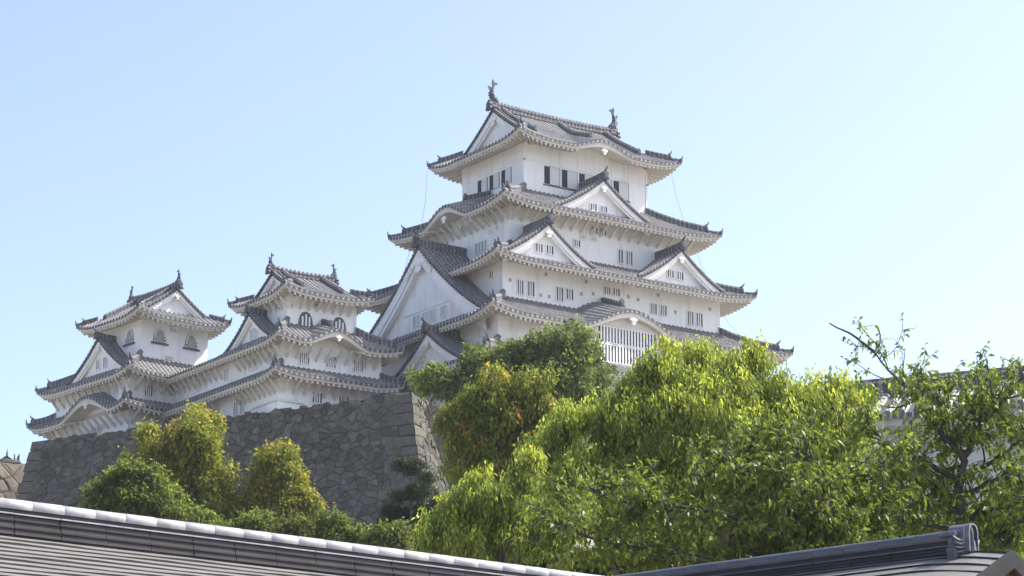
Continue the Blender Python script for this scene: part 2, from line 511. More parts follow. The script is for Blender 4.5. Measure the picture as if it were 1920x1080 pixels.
def window(parent, side, plane, u, w, z0, z1, bars=2, louver=False, frame=True):
    mb = MB()
    u0, u1 = u - w / 2, u + w / 2
    fbox(mb, side, plane, u0, u1, z0, z1, -.04, .015, 0)
    if frame:
        fr = .07
        for a, b, c, d in ((u0 - fr, u0, z0 - fr, z1 + fr), (u1, u1 + fr, z0 - fr, z1 + fr), (u0, u1, z1, z1 + fr), (u0, u1, z0 - fr, z0)):
            fbox(mb, side, plane, a, b, c, d, -.03, .10, 1)
    if louver:
        n = 3
        for k in range(n):
            zc = z0 + (z1 - z0) * (k + .5) / n
            fbox(mb, side, plane, u0, u1, zc - .045, zc + .045, .0, .07, 1)
    else:
        for k in range(bars):
            uc = u0 + w * (k + 1) / (bars + 1); t = w / (bars + 1) * .24
            fbox(mb, side, plane, uc - t, uc + t, z0, z1, .0, .085, 1)
    return mb.build('window', [M['dark'], M['plaster']], parent)
def kato_window(parent, side, plane, u, w, z0, z1, bars=3, dotted=False, sill=True):
    """bell shaped window with a black frame"""
    mb = MB()
    ax, an = axes(side)
    sg = 1 if side in 'SE' else -1
    org = P3(side, u, plane, 0, z0)
    h = z1 - z0
    def outl(k, lift=0):
        hw = w / 2 * k
        pts = [(-hw, 0), (hw, 0), (hw * .92, h * .45), (hw * .80, h * .72)]
        pts += [(hw * .5, h * (.93 + lift)), (0, h * (1.04 + lift)), (-hw * .5, h * (.93 + lift)), (-hw * .80, h * .72), (-hw * .92, h * .45)]
        return pts
    a, b = outl(1.2, .08), outl(.80)
    mb.prism(a, org, ax, (0, 0, 1), an, -.03, .05, 0)
    mb.prism(b, org, ax, (0, 0, 1), an, .05, .056, 2 if dotted else 0)
    if dotted:      # nailed plaster studs on the frame
        o2 = outl(1.0, .02)
        pp = [o2[1], o2[2], o2[3], o2[4], o2[5], o2[6], o2[7], o2[8], o2[0]]
        for i in range(len(pp) - 1):
            for t in (.25, .75):
                q = (pp[i][0] + (pp[i + 1][0] - pp[i][0]) * t, pp[i][1] + (pp[i + 1][1] - pp[i][1]) * t)
                c = org + ax * q[0] + Vector((0, 0, q[1]))
                mb.beam(c + an * .04, c + an * .085, .12, .13, 1)
    else:
        for k in range(bars):
            x = -w * .42 + w * .84 * (k + .5) / bars
            mb.beam(org + ax * x + an * .08, org + ax * x + an * .08 + Vector((0, 0, h * (.9 if abs(x) < w * .25 else .72))), .13, .06, 1, up=an)
    if sill: mb.beam(org - ax * w * .78 + an * .06 - Vector((0, 0, .07)), org + ax * w * .78 + an * .06 - Vector((0, 0, .07)), .2, .13, 0)
    return mb.build('window', [M['oni'], M['plaster'], M['grey']], parent)
PEND = [(-.10, 1.0), (-.2, .78), (-.5, .80), (-.62, .62), (-.5, .46), (-.3, .5), (-.26, .32), (-.34, .16), (-.2, .02), (0, -.1), (.2, .02), (.34, .16), (.26, .32), (.3, .5), (.5, .46), (.62, .62), (.5, .80), (.2, .78), (.10, 1.0)]
def pendant(parent, side, plane, u, z, k, out):
    mb = MB(); ax, an = axes(side)
    org = P3(side, u, plane, out, z)
    mb.prism([(a * k, b * k) for a, b in PEND], org, ax, (0, 0, 1), an, 0, .1)
    mb.prism([(.13 * k * math.cos(t), .45 * k + .13 * k * math.sin(t)) for t in [i * math.pi / 4 for i in range(8)]], org, ax, (0, 0, 1), an, .1, .2)
    if k > 1.1:
        for sg in (-1, 1):
            for j in range(4):
                c = org + ax * sg * k * (.62 + .24 * j) + Vector((0, 0, k * (.42 - .2 * j))) + an * .03
                mb.prism([(.2 * k * math.cos(t) * (1 - .08 * j), .2 * k * math.sin(t)) for t in [i * math.pi / 4 for i in range(8)]], c, ax, (0, 0, 1), an, 0, .1)
                mb.prism([(.09 * k * math.cos(t), .09 * k * math.sin(t)) for t in [i * math.pi / 3 for i in range(6)]], c, ax, (0, 0, 1), an, .1, .15)
    return mb.build('pendant', M['board'], parent)
def gable(root, side, plane, cen, w, zb, za, back, recess=.55, c=.32, board=.42, pend=.7, umax=None, roof=True, ridge_back=None, orn=.8, wins=(), wall_drop=1.2, beads=True, rid=1.0):
    """gabled dormer facing `side`; plane = front of the verge; back = how far its roof runs behind the verge"""
    umax = umax or w
    def zg(u):
        q = max(0, 1 - abs(u) / w)
        return zb + (za - zb) * ((1 - c) * q + c * q * q)
    parent = root
    if roof:
        mb = MB()
        n = max(2, round(back / PITCH_T))
        for sg in (-1, 1):
            cols = []
            for k in range(n + 1):
                for a, h in zip(RIBX, RIBH):
                    y = (k + a) * back / n
                    if 0 <= y <= back: cols.append((y, h, k + a))
            P = []; UV = []; rows = 12
            for j in range(rows + 1):
                u = umax * 1.02 * j / rows
                rp = []; ru = []
                for q, (y, h, ux) in enumerate(cols):
                    rp.append(P3(side, cen + sg * u, plane, -y, zg(u) + h * RIB + .05)); ru.append((ux, -u * 1.2 / .34))
                rp.insert(0, P3(side, cen + sg * u, plane, 0, zg(u) - .14)); ru.insert(0, (-.5, 0))
                P.append(rp); UV.append(ru)
            mb.grid(P, UV, 0)
        parent = mb.build('gable_roof', M['tile'], root)
    # verge tiles along the rake
    for sg in (-1, 1):
        mb = MB()
        us = [umax * 1.03 * j / 14 for j in range(15)]
        mb.sweep([P3(side, cen + sg * u, plane, -.1, zg(u) + .1) for u in us], [(-.15, -.1), (.15, -.1), (.15, .07), (.08, .15), (-.08, .15), (-.15, .07)], 0, lat=axes(side)[1])
        mb.sweep([P3(side, cen + sg * u, plane, -.62, zg(u) + .1) for u in us], [(-.12, -.1), (.12, -.1), (.12, .05), (.06, .13), (-.06, .13), (-.12, .05)], 0, lat=axes(side)[1])
        if beads:
            m = max(3, round(umax * 1.15 / .36))
            for k in range(m + 1):
                u = umax * 1.02 * k / m
                p = P3(side, cen + sg * u, plane, 0, zg(u) - .03)
                an = axes(side)[1]
                mb.tube([p - an * .08, p + an * .14], .105, 6)
        mb.build('verge_tile', M['dash'], parent)
    # bargeboards
    for sg in (-1, 1):
        mb = MB()
        us = [umax * j / 12 for j in range(13)]
        g = lambda u: board * (1 + .25 * u / w)
        P = []
        ft, fb, bt, bb = [], [], [], []
        for u in us:
            z1 = zg(u) - .11; z0 = z1 - g(u)
            ft.append(P3(side, cen + sg * u, plane, -.06, z1)); fb.append(P3(side, cen + sg * u, plane, -.06, z0))
            bt.append(P3(side, cen + sg * u, plane, -.22, z1)); bb.append(P3(side, cen + sg * u, plane, -.22, z0))
        mb.grid([ft, fb, bb, bt], None, 0)
        lo = [P3(side, cen + sg * u, plane, -.16, zg(u) - .13 - g(u)) for u in us]; l2 = [P3(side, cen + sg * u, plane, -.16, zg(u) - .13 - g(u) * 1.45) for u in us]
        k2 = [P3(side, cen + sg * u, plane, -recess - .02, zg(u) - .13 - g(u) * 1.3) for u in us]
        mb.grid([lo, l2, k2], None, 0)
        mb.build('bargeboard', M['board'], parent)
    # gable wall
    mb = MB()
    us = [-umax + 2 * umax * j / 20 for j in range(21)]
    top = [P3(side, cen + u, plane, -recess, zg(u) - .12) for u in us]
    bot = [P3(side, cen + u, plane, -recess, min(zb if umax == w else zg(umax), zg(u)) - wall_drop) for u in us]
    topb = [P3(side, cen + u, plane, -recess - .2, zg(u) - .12) for u in us]
    mb.grid([topb, top, bot], None, 0, flip=(side in 'WN'))
    mb.build('gable_wall', M['plaster'], parent)
    for (u, ww, z0, z1, nb) in wins:
        window(parent, side, {'S': plane + recess, 'W': plane + recess, 'N': plane - recess, 'E': plane - recess}[side], u, ww, z0, z1, nb)
    if pend: pendant(parent, side, plane, cen, za - .25 - board - pend * .75, pend, -.05)
    if ridge_back is not None:
        mb = MB()
        mb.sweep([P3(side, cen, plane, .12 - (ridge_back + .12) * t, za + .08 + .12 * (1 - t) ** 3) for t in (0, .15, .4, .7, 1)], [(a * rid, b * rid) for a, b in RIDGE], 0)
        mb.build('ridge', M['dash'], parent)
        ob = MB()
        ornament(ob, P3(side, cen, plane, .2, za - .05), axes(side)[1], orn)
        ob.build('ridge_end_tile', M['oni'], parent)
    return parent
def down_ridge(parent, pts, out, k=.62):
    mb = MB(); mb.sweep(pts, [(a * .85, b * .8) for a, b in RIDGE], 0)
    mb.build('descending_ridge', M['dash'], parent)
    ob = MB(); ornament(ob, (pts[-1][0], pts[-1][1], pts[-1][2] - .05), out, k, False); ob.build('ridge_end_tile', M['oni'], parent)
def fish(parent, p, inward, k=1.0):
    """roof fish: head on the ridge, body rising, tail fanned at the top"""
    mb = MB(); o = Vector((-inward[0], -inward[1], 0)); l = Vector((o.y, -o.x, 0)); p = Vector(p); z = Vector((0, 0, 1))
    path = [(-.45, .0), (-.30, .22), (-.02, .42), (.1, .75), (.08, 1.1), (-.04, 1.4), (-.1, 1.62)]
    mb.tube([p + o * a * k + z * b * k for a, b in path], [.22 * k, .30 * k, .33 * k, .26 * k, .19 * k, .12 * k, .08 * k], 8)
    mb.prism([(a * k, b * k) for a, b in ((-.14, 1.5), (.02, 1.55), (.08, 1.8), (.0, 2.15), (-.1, 2.05), (-.12, 1.85), (-.3, 1.95), (-.52, 1.75), (-.3, 1.72))], p, o, z, l, -.05 * k, .05 * k)
    mb.prism([(a * k, b * k) for a, b in ((.2, .95), (.42, 1.22), (.38, 1.32), (.55, 1.42), (.3, 1.46), (.1, 1.3))], p, o, z, l, -.05 * k, .05 * k)
    mb.prism([(a * k, b * k) for a, b in ((.28, .5), (.5, .62), (.36, .72), (.48, .86), (.2, .9))], p, o, z, l, -.05 * k, .05 * k)
    for s in (-1, 1):
        mb.prism([(a * k, b * k) for a, b in ((-.05, .5), (.3, .62), (.16, .78), (-.05, .75))], p, l * s, z, o, -.05 * k, .05 * k)
    mb.prism([(-.26 * k, -.4 * k), (.26 * k, -.4 * k), (.2 * k, .1 * k), (-.2 * k, .1 * k)], p, l, z, o, -.45 * k, .2 * k)
    return mb.build('fish_ornament', M['oni'], parent)
def irimoya(root, o, ze, H, U, wall, axis='x', sv_=2.2, kara=None, c=.25, Ls=3.5, pend=.6, board=.4, struts=(), fk=.8, down=True, rid=1.0, gwall=.5, raft=.46, ridge_ext=.25):
    """hip-and-gable roof; the ridge runs along `axis`"""
    kara = kara or {}
    x0, x1, y0, y1 = o
    Rr = (y1 - y0) / 2 if axis == 'x' else (x1 - x0) / 2
    mains = 'SN' if axis == 'x' else 'EW'
    tm = MB(); em = MB(); st = []; fun = {}
    for sd in 'SENW':
        org, di, inn, L = side_frame(sd, o)
        ks = [(to_s(sd, o, k[0]), k[1], k[2]) for k in kara.get(sd, [])]
        zf = RoofZ(L, Rr, ze, H, c, U, Ls, 1, 1, ks)
        ov = {'S': wall[2] - y0, 'N': y1 - wall[3], 'W': wall[0] - x0, 'E': x1 - wall[1]}[sd]
        if sd in mains:
            dm = lambda s, L=L: s if s < sv_ else (L - s if s > L - sv_ else Rr)
            tile_patch(tm, org, di, inn, L, zf, dm, breaks=(sv_, L - sv_), rows=14)
        else:
            dm = lambda s, L=L: min(s, L - s, sv_ + gwall + .1)
            tile_patch(tm, org, di, inn, L, zf, dm)
        eave_side(em, org, di, inn, L, zf, ov, 1, 1, raft=raft)
        fun[sd] = (zf, org, di, inn, L)
        if sd in struts:
            m = max(2, round(L / 1.2))
            for k in range(m + 1):
                s = ov + .15 + (L - 2 * ov - .3) * k / m
                zt = ze - .62 + .3 * ov
                st.append(((org[0] + di[0] * s + inn[0] * (ov + .03), org[1] + di[1] * s + inn[1] * (ov + .03), zt - .85), (org[0] + di[0] * s + inn[0] * ov * .4, org[1] + di[1] * s + inn[1] * ov * .4, zt - .1), .15))
    roof = tm.build('tiled_roof', [M['tile'], M['edge']], root)
    em.build('eave', M['eave'], roof)
    for a, b, w in st:
        sb = MB(); sb.beam(a, b, w, w); sb.build('eave_strut', M['eave'], roof)
    # hip ridges
    cx, cy = (x0 + x1) / 2, (y0 + y1) / 2
    for (px, py, sx, sy) in ((x0, y0, 1, 1), (x1, y0, -1, 1), (x0, y1, 1, -1), (x1, y1, -1, -1)):
        zf = fun['S'][0]
        def pt(d, dz=0): return (px + sx * d, py + sy * d, RoofZ(99, Rr, ze, H, c, U, Ls, 1, 0)(d, d) + dz)
        mb = MB()
        mb.sweep([pt(sv_ * t, .08) for t in (1.05, .8, .6, .45, .36)], [(a * rid * .85, b * rid * .8) for a, b in RIDGE], 0)
        mb.sweep([pt(sv_ * t, .08 + (.1 if t <= 0 else 0)) for t in (.38, .2, .08, -.02)], ROLL, 0)
        mb.build('hip_ridge', M['dash'], roof)
        ob = MB(); ornament(ob, pt(sv_ * .35), (-sx, -sy), .55 * rid)
        t0 = pt(0)
        ob.tube([pt(.15, .14), pt(0, .2), (t0[0] - sx * .05, t0[1] - sy * .05, t0[2] + .5)], [.1, .1, .05], 6)
        ob.build('ridge_end_tile', M['oni'], roof)
    # gables and main ridge
    for sd in ('WE' if axis == 'x' else 'SN'):
        pl = {'W': x0 + sv_, 'E': x1 - sv_, 'S': y0 + sv_, 'N': y1 - sv_}[sd]
        gable(roof, sd, pl, cy if axis == 'x' else cx, Rr, ze, ze + H, 0, recess=gwall, c=c, board=board, pend=pend, umax=Rr - sv_ + .25, roof=False, wall_drop=.5)
    a, b = (x0 + sv_ - ridge_ext, x1 - sv_ + ridge_ext) if axis == 'x' else (y0 + sv_ - ridge_ext, y1 - sv_ + ridge_ext)
    pts = []
    for t in (0, .06, .15, .3, .5, .7, .85, .94, 1):
        u = a + (b - a) * t; z = ze + H + .12 + .2 * abs(2 * t - 1) ** 3
        pts.append((u, cy, z) if axis == 'x' else (cx, u, z))
    mb = MB()
    mb.sweep(pts, [(p * 1.0 * rid, q * .95 * rid) for p, q in RIDGE], 0)
    m = int((b - a) / .36)                                   # round cover tiles along the top
    for k in range(m + 1):
        u = a + (b - a) * k / m; z = ze + H + .12 + .2 * abs(2 * k / m - 1) ** 3 + .42 * rid
        if axis == 'x': mb.tube([(u, cy - .2 * rid, z), (u, cy + .2 * rid, z)], .12 * rid, 6)
        else: mb.tube([(cx - .2 * rid, u, z), (cx + .2 * rid, u, z)], .12 * rid, 6)
    mb.build('main_ridge', M['dash'], roof)
    for u, sg in ((a, -1), (b, 1)):
        ob = MB()
        p = (u + sg * .1, cy, ze + H - .1) if axis == 'x' else (cx, u + sg * .1, ze + H - .1)
        ornament(ob, p, (sg, 0) if axis == 'x' else (0, sg), (.85 * rid), False)
        ob.build('ridge_end_tile', M['oni'], roof)
        q = (u + (-sg) * .25 * fk, cy, ze + H + .62 * rid) if axis == 'x' else (cx, u - sg * .25 * fk, ze + H + .62 * rid)
        fish(roof, q, (-sg, 0) if axis == 'x' else (0, -sg), fk)
    if down:
        for sd in mains:
            zf, org, di, inn, L = fun[sd]
            for s in (sv_ + .95, L - sv_ - .95):
                pts = []
                for t in (1, .8, .6, .42, .3):
                    d = Rr * t
                    pts.append((org[0] + di[0] * s + inn[0] * d, org[1] + di[1] * s + inn[1] * d, zf(s, d) + .12))
                down_ridge(roof, pts, (-inn[0], -inn[1]), .5 * rid)
    return roof, fun
def wall_box(root, rect, z0, z1, sides='SWNE'):
    mb = MB(); x0, x1, y0, y1 = rect
    mb.box(x0, x1, y0, y1, z0, z1)
    return mb.build('wall', M['plaster'], root)

# ------------------------------------------------------------------ ground
def ground_z(x, y):
    d = (x - CAM[0]) * FW[0] + (y - CAM[1]) * FW[1]
    t = min(1, max(0, (d - 40) / 115.0)); t = t * t * (3 - 2 * t)
    far = min(1, max(0, (d - 320) / 400.0))
    return -1.7 + 25 * t * (1 - far)
gm = MB()
us = [-4000, -1500, -600, -300, -200, -140, -100, -70, -50, -35, -20, -10, 0, 10, 20, 35, 50, 70, 100, 140, 200, 300, 600, 1500, 4000]
ds = [-300, -60, -10, 10, 25, 40, 50, 60, 70, 80, 90, 100, 110, 120, 130, 140, 150, 160, 180, 220, 300, 340, 400, 500, 600, 740, 1500, 4000]
G = []
for d in ds:
    row = []
    for u in us:
        p = CAM + FW * d + RT * u
        row.append((p[0], p[1], ground_z(p[0], p[1]) + (.25 * math.sin(u * .3) * math.sin(d * .21) if abs(u) < 150 and 40 < d < 300 else 0)))
    G.append(row)
gm.grid(G, None, 0, flip=True)
o = gm.build('ground', M['soil'], None, True); o['kind'] = 'structure'

# ------------------------------------------------------------------ stone walls (every stone modelled)
def clip(poly, px, py, nx, ny):
    out = []
    for i in range(len(poly)):
        a, b = poly[i], poly[(i + 1) % len(poly)]
        da = (a[0] - px) * nx + (a[1] - py) * ny; db = (b[0] - px) * nx + (b[1] - py) * ny
        if da <= 0: out.append(a)
        if (da < 0) != (db < 0):
            t = da / (da - db); out.append((a[0] + (b[0] - a[0]) * t, a[1] + (b[1] - a[1]) * t))
    return out
def stones(mb, tints, A, B, ztop, H, batter, sw, sh, rng, corner0=0, corner1=0, crest=.25, cA=None, cB=None):
    """rough masonry on the battered face from A to B (plan points, face looks to the right of A->B)"""
    A = np.array(A, float); B = np.array(B, float); L = np.linalg.norm(B - A); t = (B - A) / L; n = np.array([t[1], -t[0]])
    def pos(u, h, out):
        b = batter(max(h, 0)) + out; f = u / L
        q = A + t * u + ((n if cA is None else cA) * (1 - f) + (n if cB is None else cB) * f) * b
        return (q[0], q[1], ztop - h)
    seeds = []
    rows = int(H / sh); 
    for r in range(-1, rows + 2):
        k = int(L / sw)
        for c in range(-1, k + 2):
            grow = 1
            seeds.append(((c + .5 * (r % 2) + rng.uniform(-.47, .47)) * L / k, (r + .5 + rng.uniform(-.45, .45)) * sh))
            if rng.random() < .22: seeds.pop()
    S = np.array(seeds)
    cl, ch = 1.7, .85
    def emit(poly, bul, tint):
        cx = sum(p[0] for p in poly) / len(poly); cy = sum(p[1] for p in poly) / len(poly)
        rings = []; tu, tv = rng.uniform(-.1, .1), rng.uniform(-.1, .1)
        for k, out in ((.995, -.25), (.98, -.02), (.93, bul * .7), (.55, bul)):
            rings.append([mb.vert(pos(cx + (a - cx) * k + rng.uniform(-.03, .03) * (k < .95), cy + (b - cy) * k + rng.uniform(-.03, .03) * (k < .95), out + ((a - cx) * tu + (b - cy) * tv) * k * (out > -.1) + rng.uniform(-.035, .035) * (k < .95))) for a, b in poly])
        m = len(poly)
        for a, b in zip(rings, rings[1:]):
            for i in range(m):
                mb.face((a[i], b[i], b[(i + 1) % m], a[(i + 1) % m])); tints.append(tint)
        mb.face(rings[-1][::-1]); tints.append(tint)
    for i, (u, h) in enumerate(S):
        lo = corner0 if corner0 else 0; 
        if not (-.2 * sw < u < L + .2 * sw and -.5 * sh < h < H): continue
        top = -crest * rng.random()
        poly = [(max(0, u - 2.5 * sw), max(top, h - 3 * sh)), (min(L, u + 2.5 * sw), max(top, h - 3 * sh)), (min(L, u + 2.5 * sw), min(H, h + 3 * sh)), (max(0, u - 2.5 * sw), min(H, h + 3 * sh))]
        if corner0: poly = [(max(a, cl * .8), b) for a, b in poly]
        if corner1: poly = [(min(a, L - cl * .8), b) for a, b in poly]
        if poly[1][0] - poly[0][0] < .1: continue
        d2 = (((S - S[i]) * np.array([.8, 1])) ** 2).sum(1)
        for j in np.argsort(d2)[1:16]:
            q = S[j]; poly = clip(poly, (u + q[0]) / 2, (h + q[1]) / 2, (q[0] - u) * .62, q[1] - h)
            if len(poly) < 3: break
        if len(poly) < 3: continue
        g = rng.uniform(.55, 1.3)
        emit(poly, rng.uniform(.06, .17), (g * rng.uniform(.94, 1.1), g, g * rng.uniform(.88, 1.02), 1))
    # squared corner stones, long and short in turn
    for flag, u0, sg in ((corner0, 0, 1), (corner1, L, -1)):
        if not flag: continue
        h = -.1; k = flag
        while h < H:
            hh = ch * rng.uniform(.85, 1.2); w = cl * (1.45 if k % 2 else .8)
            a, b = sorted((u0, u0 + sg * w))
            g = rng.uniform(.85, 1.15)
            emit([(a, h), ((a + b) / 2, h), (b, h), (b, h + hh - .03), ((a + b) / 2, h + hh - .03), (a, h + hh - .03)], .12, (g, g * .98, g * .94, 1))
            h += hh; k += 1
    # dark core behind the stones
    bk = [[pos(L * i / 8, H * j / 8, -.22) for i in range(9)] for j in range(9)]
    n0 = len(mb.f)
    mb.grid(bk, None, 1, flip=False)
    tints += [(1, 1, 1, 1)] * (len(mb.f) - n0)
def tint_attr(o, tints):
    a = o.data.attributes.new('tint', 'FLOAT_COLOR', 'FACE')
    a.data.foreach_set('color', np.array(tints, dtype=np.float32).ravel())
rng = random.Random(3)
ZT = 38.4
SP0 = sv(60, 831, z=ZT)[:2]; SP1 = sv(770, 737, z=ZT)[:2]
sd_ = np.array([.80, .60]); SP2 = SP1 + sd_ * 9.0
bat = lambda h: .16 * h + .010 * h * h
mb = MB(); tn = []
def nrm(a, b): t = (b - a) / np.linalg.norm(b - a); return np.array([t[1], -t[0]])
n1, n2, n0_ = nrm(SP0, SP1), nrm(SP1, SP2), nrm(SP0 + np.array([15., 22.]), SP0)
c1 = np.linalg.solve(np.array([n1, n2]), np.ones(2)); c0 = np.linalg.solve(np.array([n0_, n1]), np.ones(2))
stones(mb, tn, SP0, SP1, ZT, 14.5, bat, .66, .47, rng, corner0=1, corner1=1, cA=c0, cB=c1)
stones(mb, tn, SP1, SP2, ZT, 14.5, bat, .7, .5, rng, corner0=2, cA=c1)
# terrace behind the face, up to the foot of the buildings
n0 = len(mb.f)
poly = [SP0, SP1, SP2, (-14.0, -15.5), (17.5, -15.5), (17.5, 45), (-15, 45), tuple(SP0 + np.array([15., 22.]))]
ids = [mb.vert((p[0], p[1], ZT - .12)) for p in poly]; idb = [mb.vert((p[0], p[1], 20)) for p in poly]
mb.face(ids[::-1] if False else ids, 1)
for i in range(2, len(poly)):
    j = (i + 1) % len(poly); mb.face((idb[i], idb[j], ids[j], ids[i]), 0)
tn += [(1, 1, 1, 1)] * (len(mb.f) - n0)
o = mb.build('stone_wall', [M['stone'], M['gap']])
tint_attr(o, tn)
tag(o, 'tall dark rampart of rough fitted stones under the white castle', 'stone wall', kind='thing')

# ------------------------------------------------------------------ main keep
keep = thing('main_keep', 'tallest white castle tower with five stacked grey tiled roofs', 'castle tower', (0, 0, ZT))
keep.location = (0, 0, 0)
F6 = (-6.43, 6.43, -4.54, 4.54); F4 = (-9.1, 9.1, -6.35, 6.35); F3 = (-11.1, 11.1, -8.25, 8.25); F2 = (-13.05, 13.05, -10.4, 10.4); F1 = (-14.7, 14.7, -12.1, 12.1)
w6 = wall_box(keep, F6, 58.7, 64.0); w4 = wall_box(keep, F4, 53.0, 57.7); w3 = wall_box(keep, F3, 48.2, 51.9); w2 = wall_box(keep, F2, 43.4, 47.3); w1 = wall_box(keep, F1, 37.5, 43.1)
# roofs, top to bottom
r5, f5 = irimoya(keep, (-8.51, 8.51, -6.76, 6.76), 63.22, 4.2, .55, F6, 'x', 2.1, {'S': [(.3, 3.4, .9)], 'N': [(-.3, 3.4, .9)]}, fk=.98, pend=.75, board=.55, c=.28)
zf, org, di, inn, L = f5['S']
down_ridge(r5, [(.3, -6.76 + d, zf(8.81, d) + .12) for d in (6.4, 5.2, 4.0, 2.9, 2.1)], (0, -1), .55)
r4, f4 = ring(keep, (-11.28, 11.28, -8.54, 8.54), F6, 56.86, 2.45, .5, F4, kara={'W': [(.1, 3.5, 1.25)]}, struts='SW')
zf, org, di, inn, run, L = f4['W']
down_ridge(r4, [(-11.28 + d, .1, zf(8.44, d) + .12) for d in (4.7, 3.8, 2.9, 2.2)], (-1, 0), .6)
r3, f3 = ring(keep, (-13.32, 13.32, -10.44, 10.44), F4, 51.45, 2.1, .5, F3, gaps={'W': (-3.6, 3.6)})
r2, f2 = ring(keep, (-15.26, 15.26, -12.61, 12.61), F3, 46.28, 2.45, .6, F2, kara={'S': [(-1.36, 5.3, 1.75)]}, gaps={})
zf, org, di, inn, run, L = f2['S']
down_ridge(r2, [(-1.36, -12.61 + d, zf(13.9, d) + .12) for d in (4.2, 3.3, 2.5, 1.7)], (0, -1), .65)
r1, f1 = ring(keep, (-16.9, 16.9, -14.2, 14.2), F2, 42.35, 2.0, .55, F1)
# gables
g4 = gable(keep, 'S', -7.75, -.6, 4.9, 57.25, 60.35, 3.3, ridge_back=3.3, wins=[(-1.31, .6, 57.66, 58.2, 2), (-.25, .6, 57.66, 58.2, 2)], pend=.55, orn=.75, wall_drop=.4)
g3a = gable(keep, 'S', -9.65, -7.6, 4.4, 51.95, 54.95, 3.4, ridge_back=3.4, wins=[(-8.2, .65, 52.57, 53.25, 2), (-7.15, .65, 52.57, 53.25, 2)], pend=.62, orn=.8, wall_drop=.4)
g3b = gable(keep, 'S', -9.65, 5.95, 4.4, 51.95, 54.95, 3.4, ridge_back=3.4, wins=[(5.14, .65, 52.5, 53.15, 2), (6.16, .65, 52.5, 53.15, 2)], pend=.62, orn=.8, wall_drop=.4)
gW = gable(keep, 'W', -13.75, .0, 9.6, 47.0, 54.25, 4.75, recess=.7, board=.85, pend=1.35, ridge_back=4.7, orn=1.05, c=.30, wall_drop=.2,
           wins=[(1.14, .9, 47.9, 48.75, 3), (-.25, .85, 47.9, 48.75, 4), (-1.3, .6, 47.9, 48.75, 3), (-2.79, .6, 47.9, 48.75, 3)], rid=1.1)
mb = MB()
fbox(mb, 'W', -13.05, -4.6, 3.2, 49.0, 49.12, -.02, .08); fbox(mb, 'W', -13.05, -.1, .1, 49.12, 51.3, -.02, .05); fbox(mb, 'W', -13.05, -3.9, -3.78, 47.3, 49.0, -.02, .06)
mb.build('gable_moulding', M['plaster'], gW)
g1 = gable(keep, 'W', -16.1, -5.0, 5.4, 42.55, 45.75, 3.1, ridge_back=3.05, pend=.6, orn=.8, wall_drop=.2, board=.5)
# windows
for a in (-4.1, -2.3, -.5, 1.3, 3.1):
    wd = window(w6, 'S', -4.54, a, .5, 60.15, 61.68, 0, frame=False)
    mb = MB()
    fbox(mb, 'S', -4.54, a + .24, a + 1.36, 60.12, 61.7, 0, .02, 1); fbox(mb, 'S', -4.54, a + .30, a + 1.28, 60.15, 61.66, .02, .06); mb.build('shutter', [M['shutter'], M['dark']], w6)
for b in (1.9, .15, -1.6):
    window(w6, 'W', -6.43, b, .55, 60.35, 61.65, 0, frame=False)
    mb = MB(); fbox(mb, 'W', -6.43, b - 1.2, b - .3, 60.33, 61.67, 0, .02, 1); fbox(mb, 'W', -6.43, b - 1.14, b - .35, 60.36, 61.64, .02, .06); mb.build('shutter', [M['shutter'], M['dark']], w6)
mb = MB()
fbox(mb, 'S', -4.54, -4.5, 4.6, 60.0, 60.09, -.02, .06, 1)
fbox(mb, 'S', -4.54, -6.46, 6.46, 61.82, 61.95, -.02, .05); fbox(mb, 'W', -6.43, -4.57, 4.57, 61.82, 61.95, -.02, .05)
fbox(mb, 'S', -4.54, -6.46, -6.28, 58.7, 63, -.02, .05); fbox(mb, 'S', -4.54, 6.28, 6.46, 58.7, 63, -.02, .05)
for k in range(6): fbox(mb, 'S', -4.54, -4.5 + 1.8 * k - .05, -4.5 + 1.8 * k + .05, 61.95, 63.2, -.02, .04)
for k in range(5): fbox(mb, 'W', -6.43, -3.4 + 1.75 * k - .05, -3.4 + 1.75 * k + .05, 61.95, 63.2, -.02, .04)
mb.build('wall_moulding', [M['plaster'], M['oni']], w6)
for a, w, z0, z1, nb in ((-.6, .6, 56.0, 56.6, 2), (.3, .6, 56.0, 56.6, 2), (2.08, .45, 53.9, 55.05, 1), (3.0, .6, 53.9, 55.05, 2), (-2.4, .6, 54.6, 55.15, 2), (-7.4, .6, 54.6, 55.5, 2)):
    window(w4, 'S', -6.35, a, w, z0, z1, nb)
for a in (-1.76, -.7): window(w4, 'S', -6.35, a, .55, 55.3, 55.75, louver=True)
for b in (-1.88, -2.78): window(w4, 'W', -9.1, b, .7, 53.95, 54.85, 2)
for b in (-3.64, -4.71): window(w4, 'W', -9.1, b, .45, 55.3, 55.72, louver=True)
for b in (-.77, .3, 2.0): window(w4, 'W', -9.1, b, .5, 56.3, 56.85, 2)
for a, w, z0, z1 in ((-9.44, .56, 49.1, 50.25), (-8.4, .62, 49.1, 50.3), (-5.57, .64, 49.1, 50.25), (-4.58, .66, 49.4, 50.25), (-.79, .58, 50.4, 51.0), (.14, .65, 50.4, 51.0), (3.99, .58, 49.45, 50.3), (5.02, .62, 49.45, 50.3), (7.87, .58, 49.05, 50.2), (8.82, .63, 49.05, 50.2)):
    window(w3, 'S', -8.25, a, w, z0, z1, 2)
window(w3, 'W', -11.1, -6.75, .52, 50.5, 51.05, 1)
for a, z in ((-10.4, 50.0), (-7.4, 49.2), (-6.6, 49.2), (-3.4, 49.9), (-2.2, 50.1), (1.4, 50.4), (2.4, 50.3), (6.3, 49.8), (-6.9, 51.0), (-2.9, 51.0), (4.5, 51.0), (10.0, 50.6)):
    mb = MB(); fbox(mb, 'S', -8.25, a - .13, a + .13, z, z + .28, 0, .03); mb.build('loophole', M['grey'], w3)
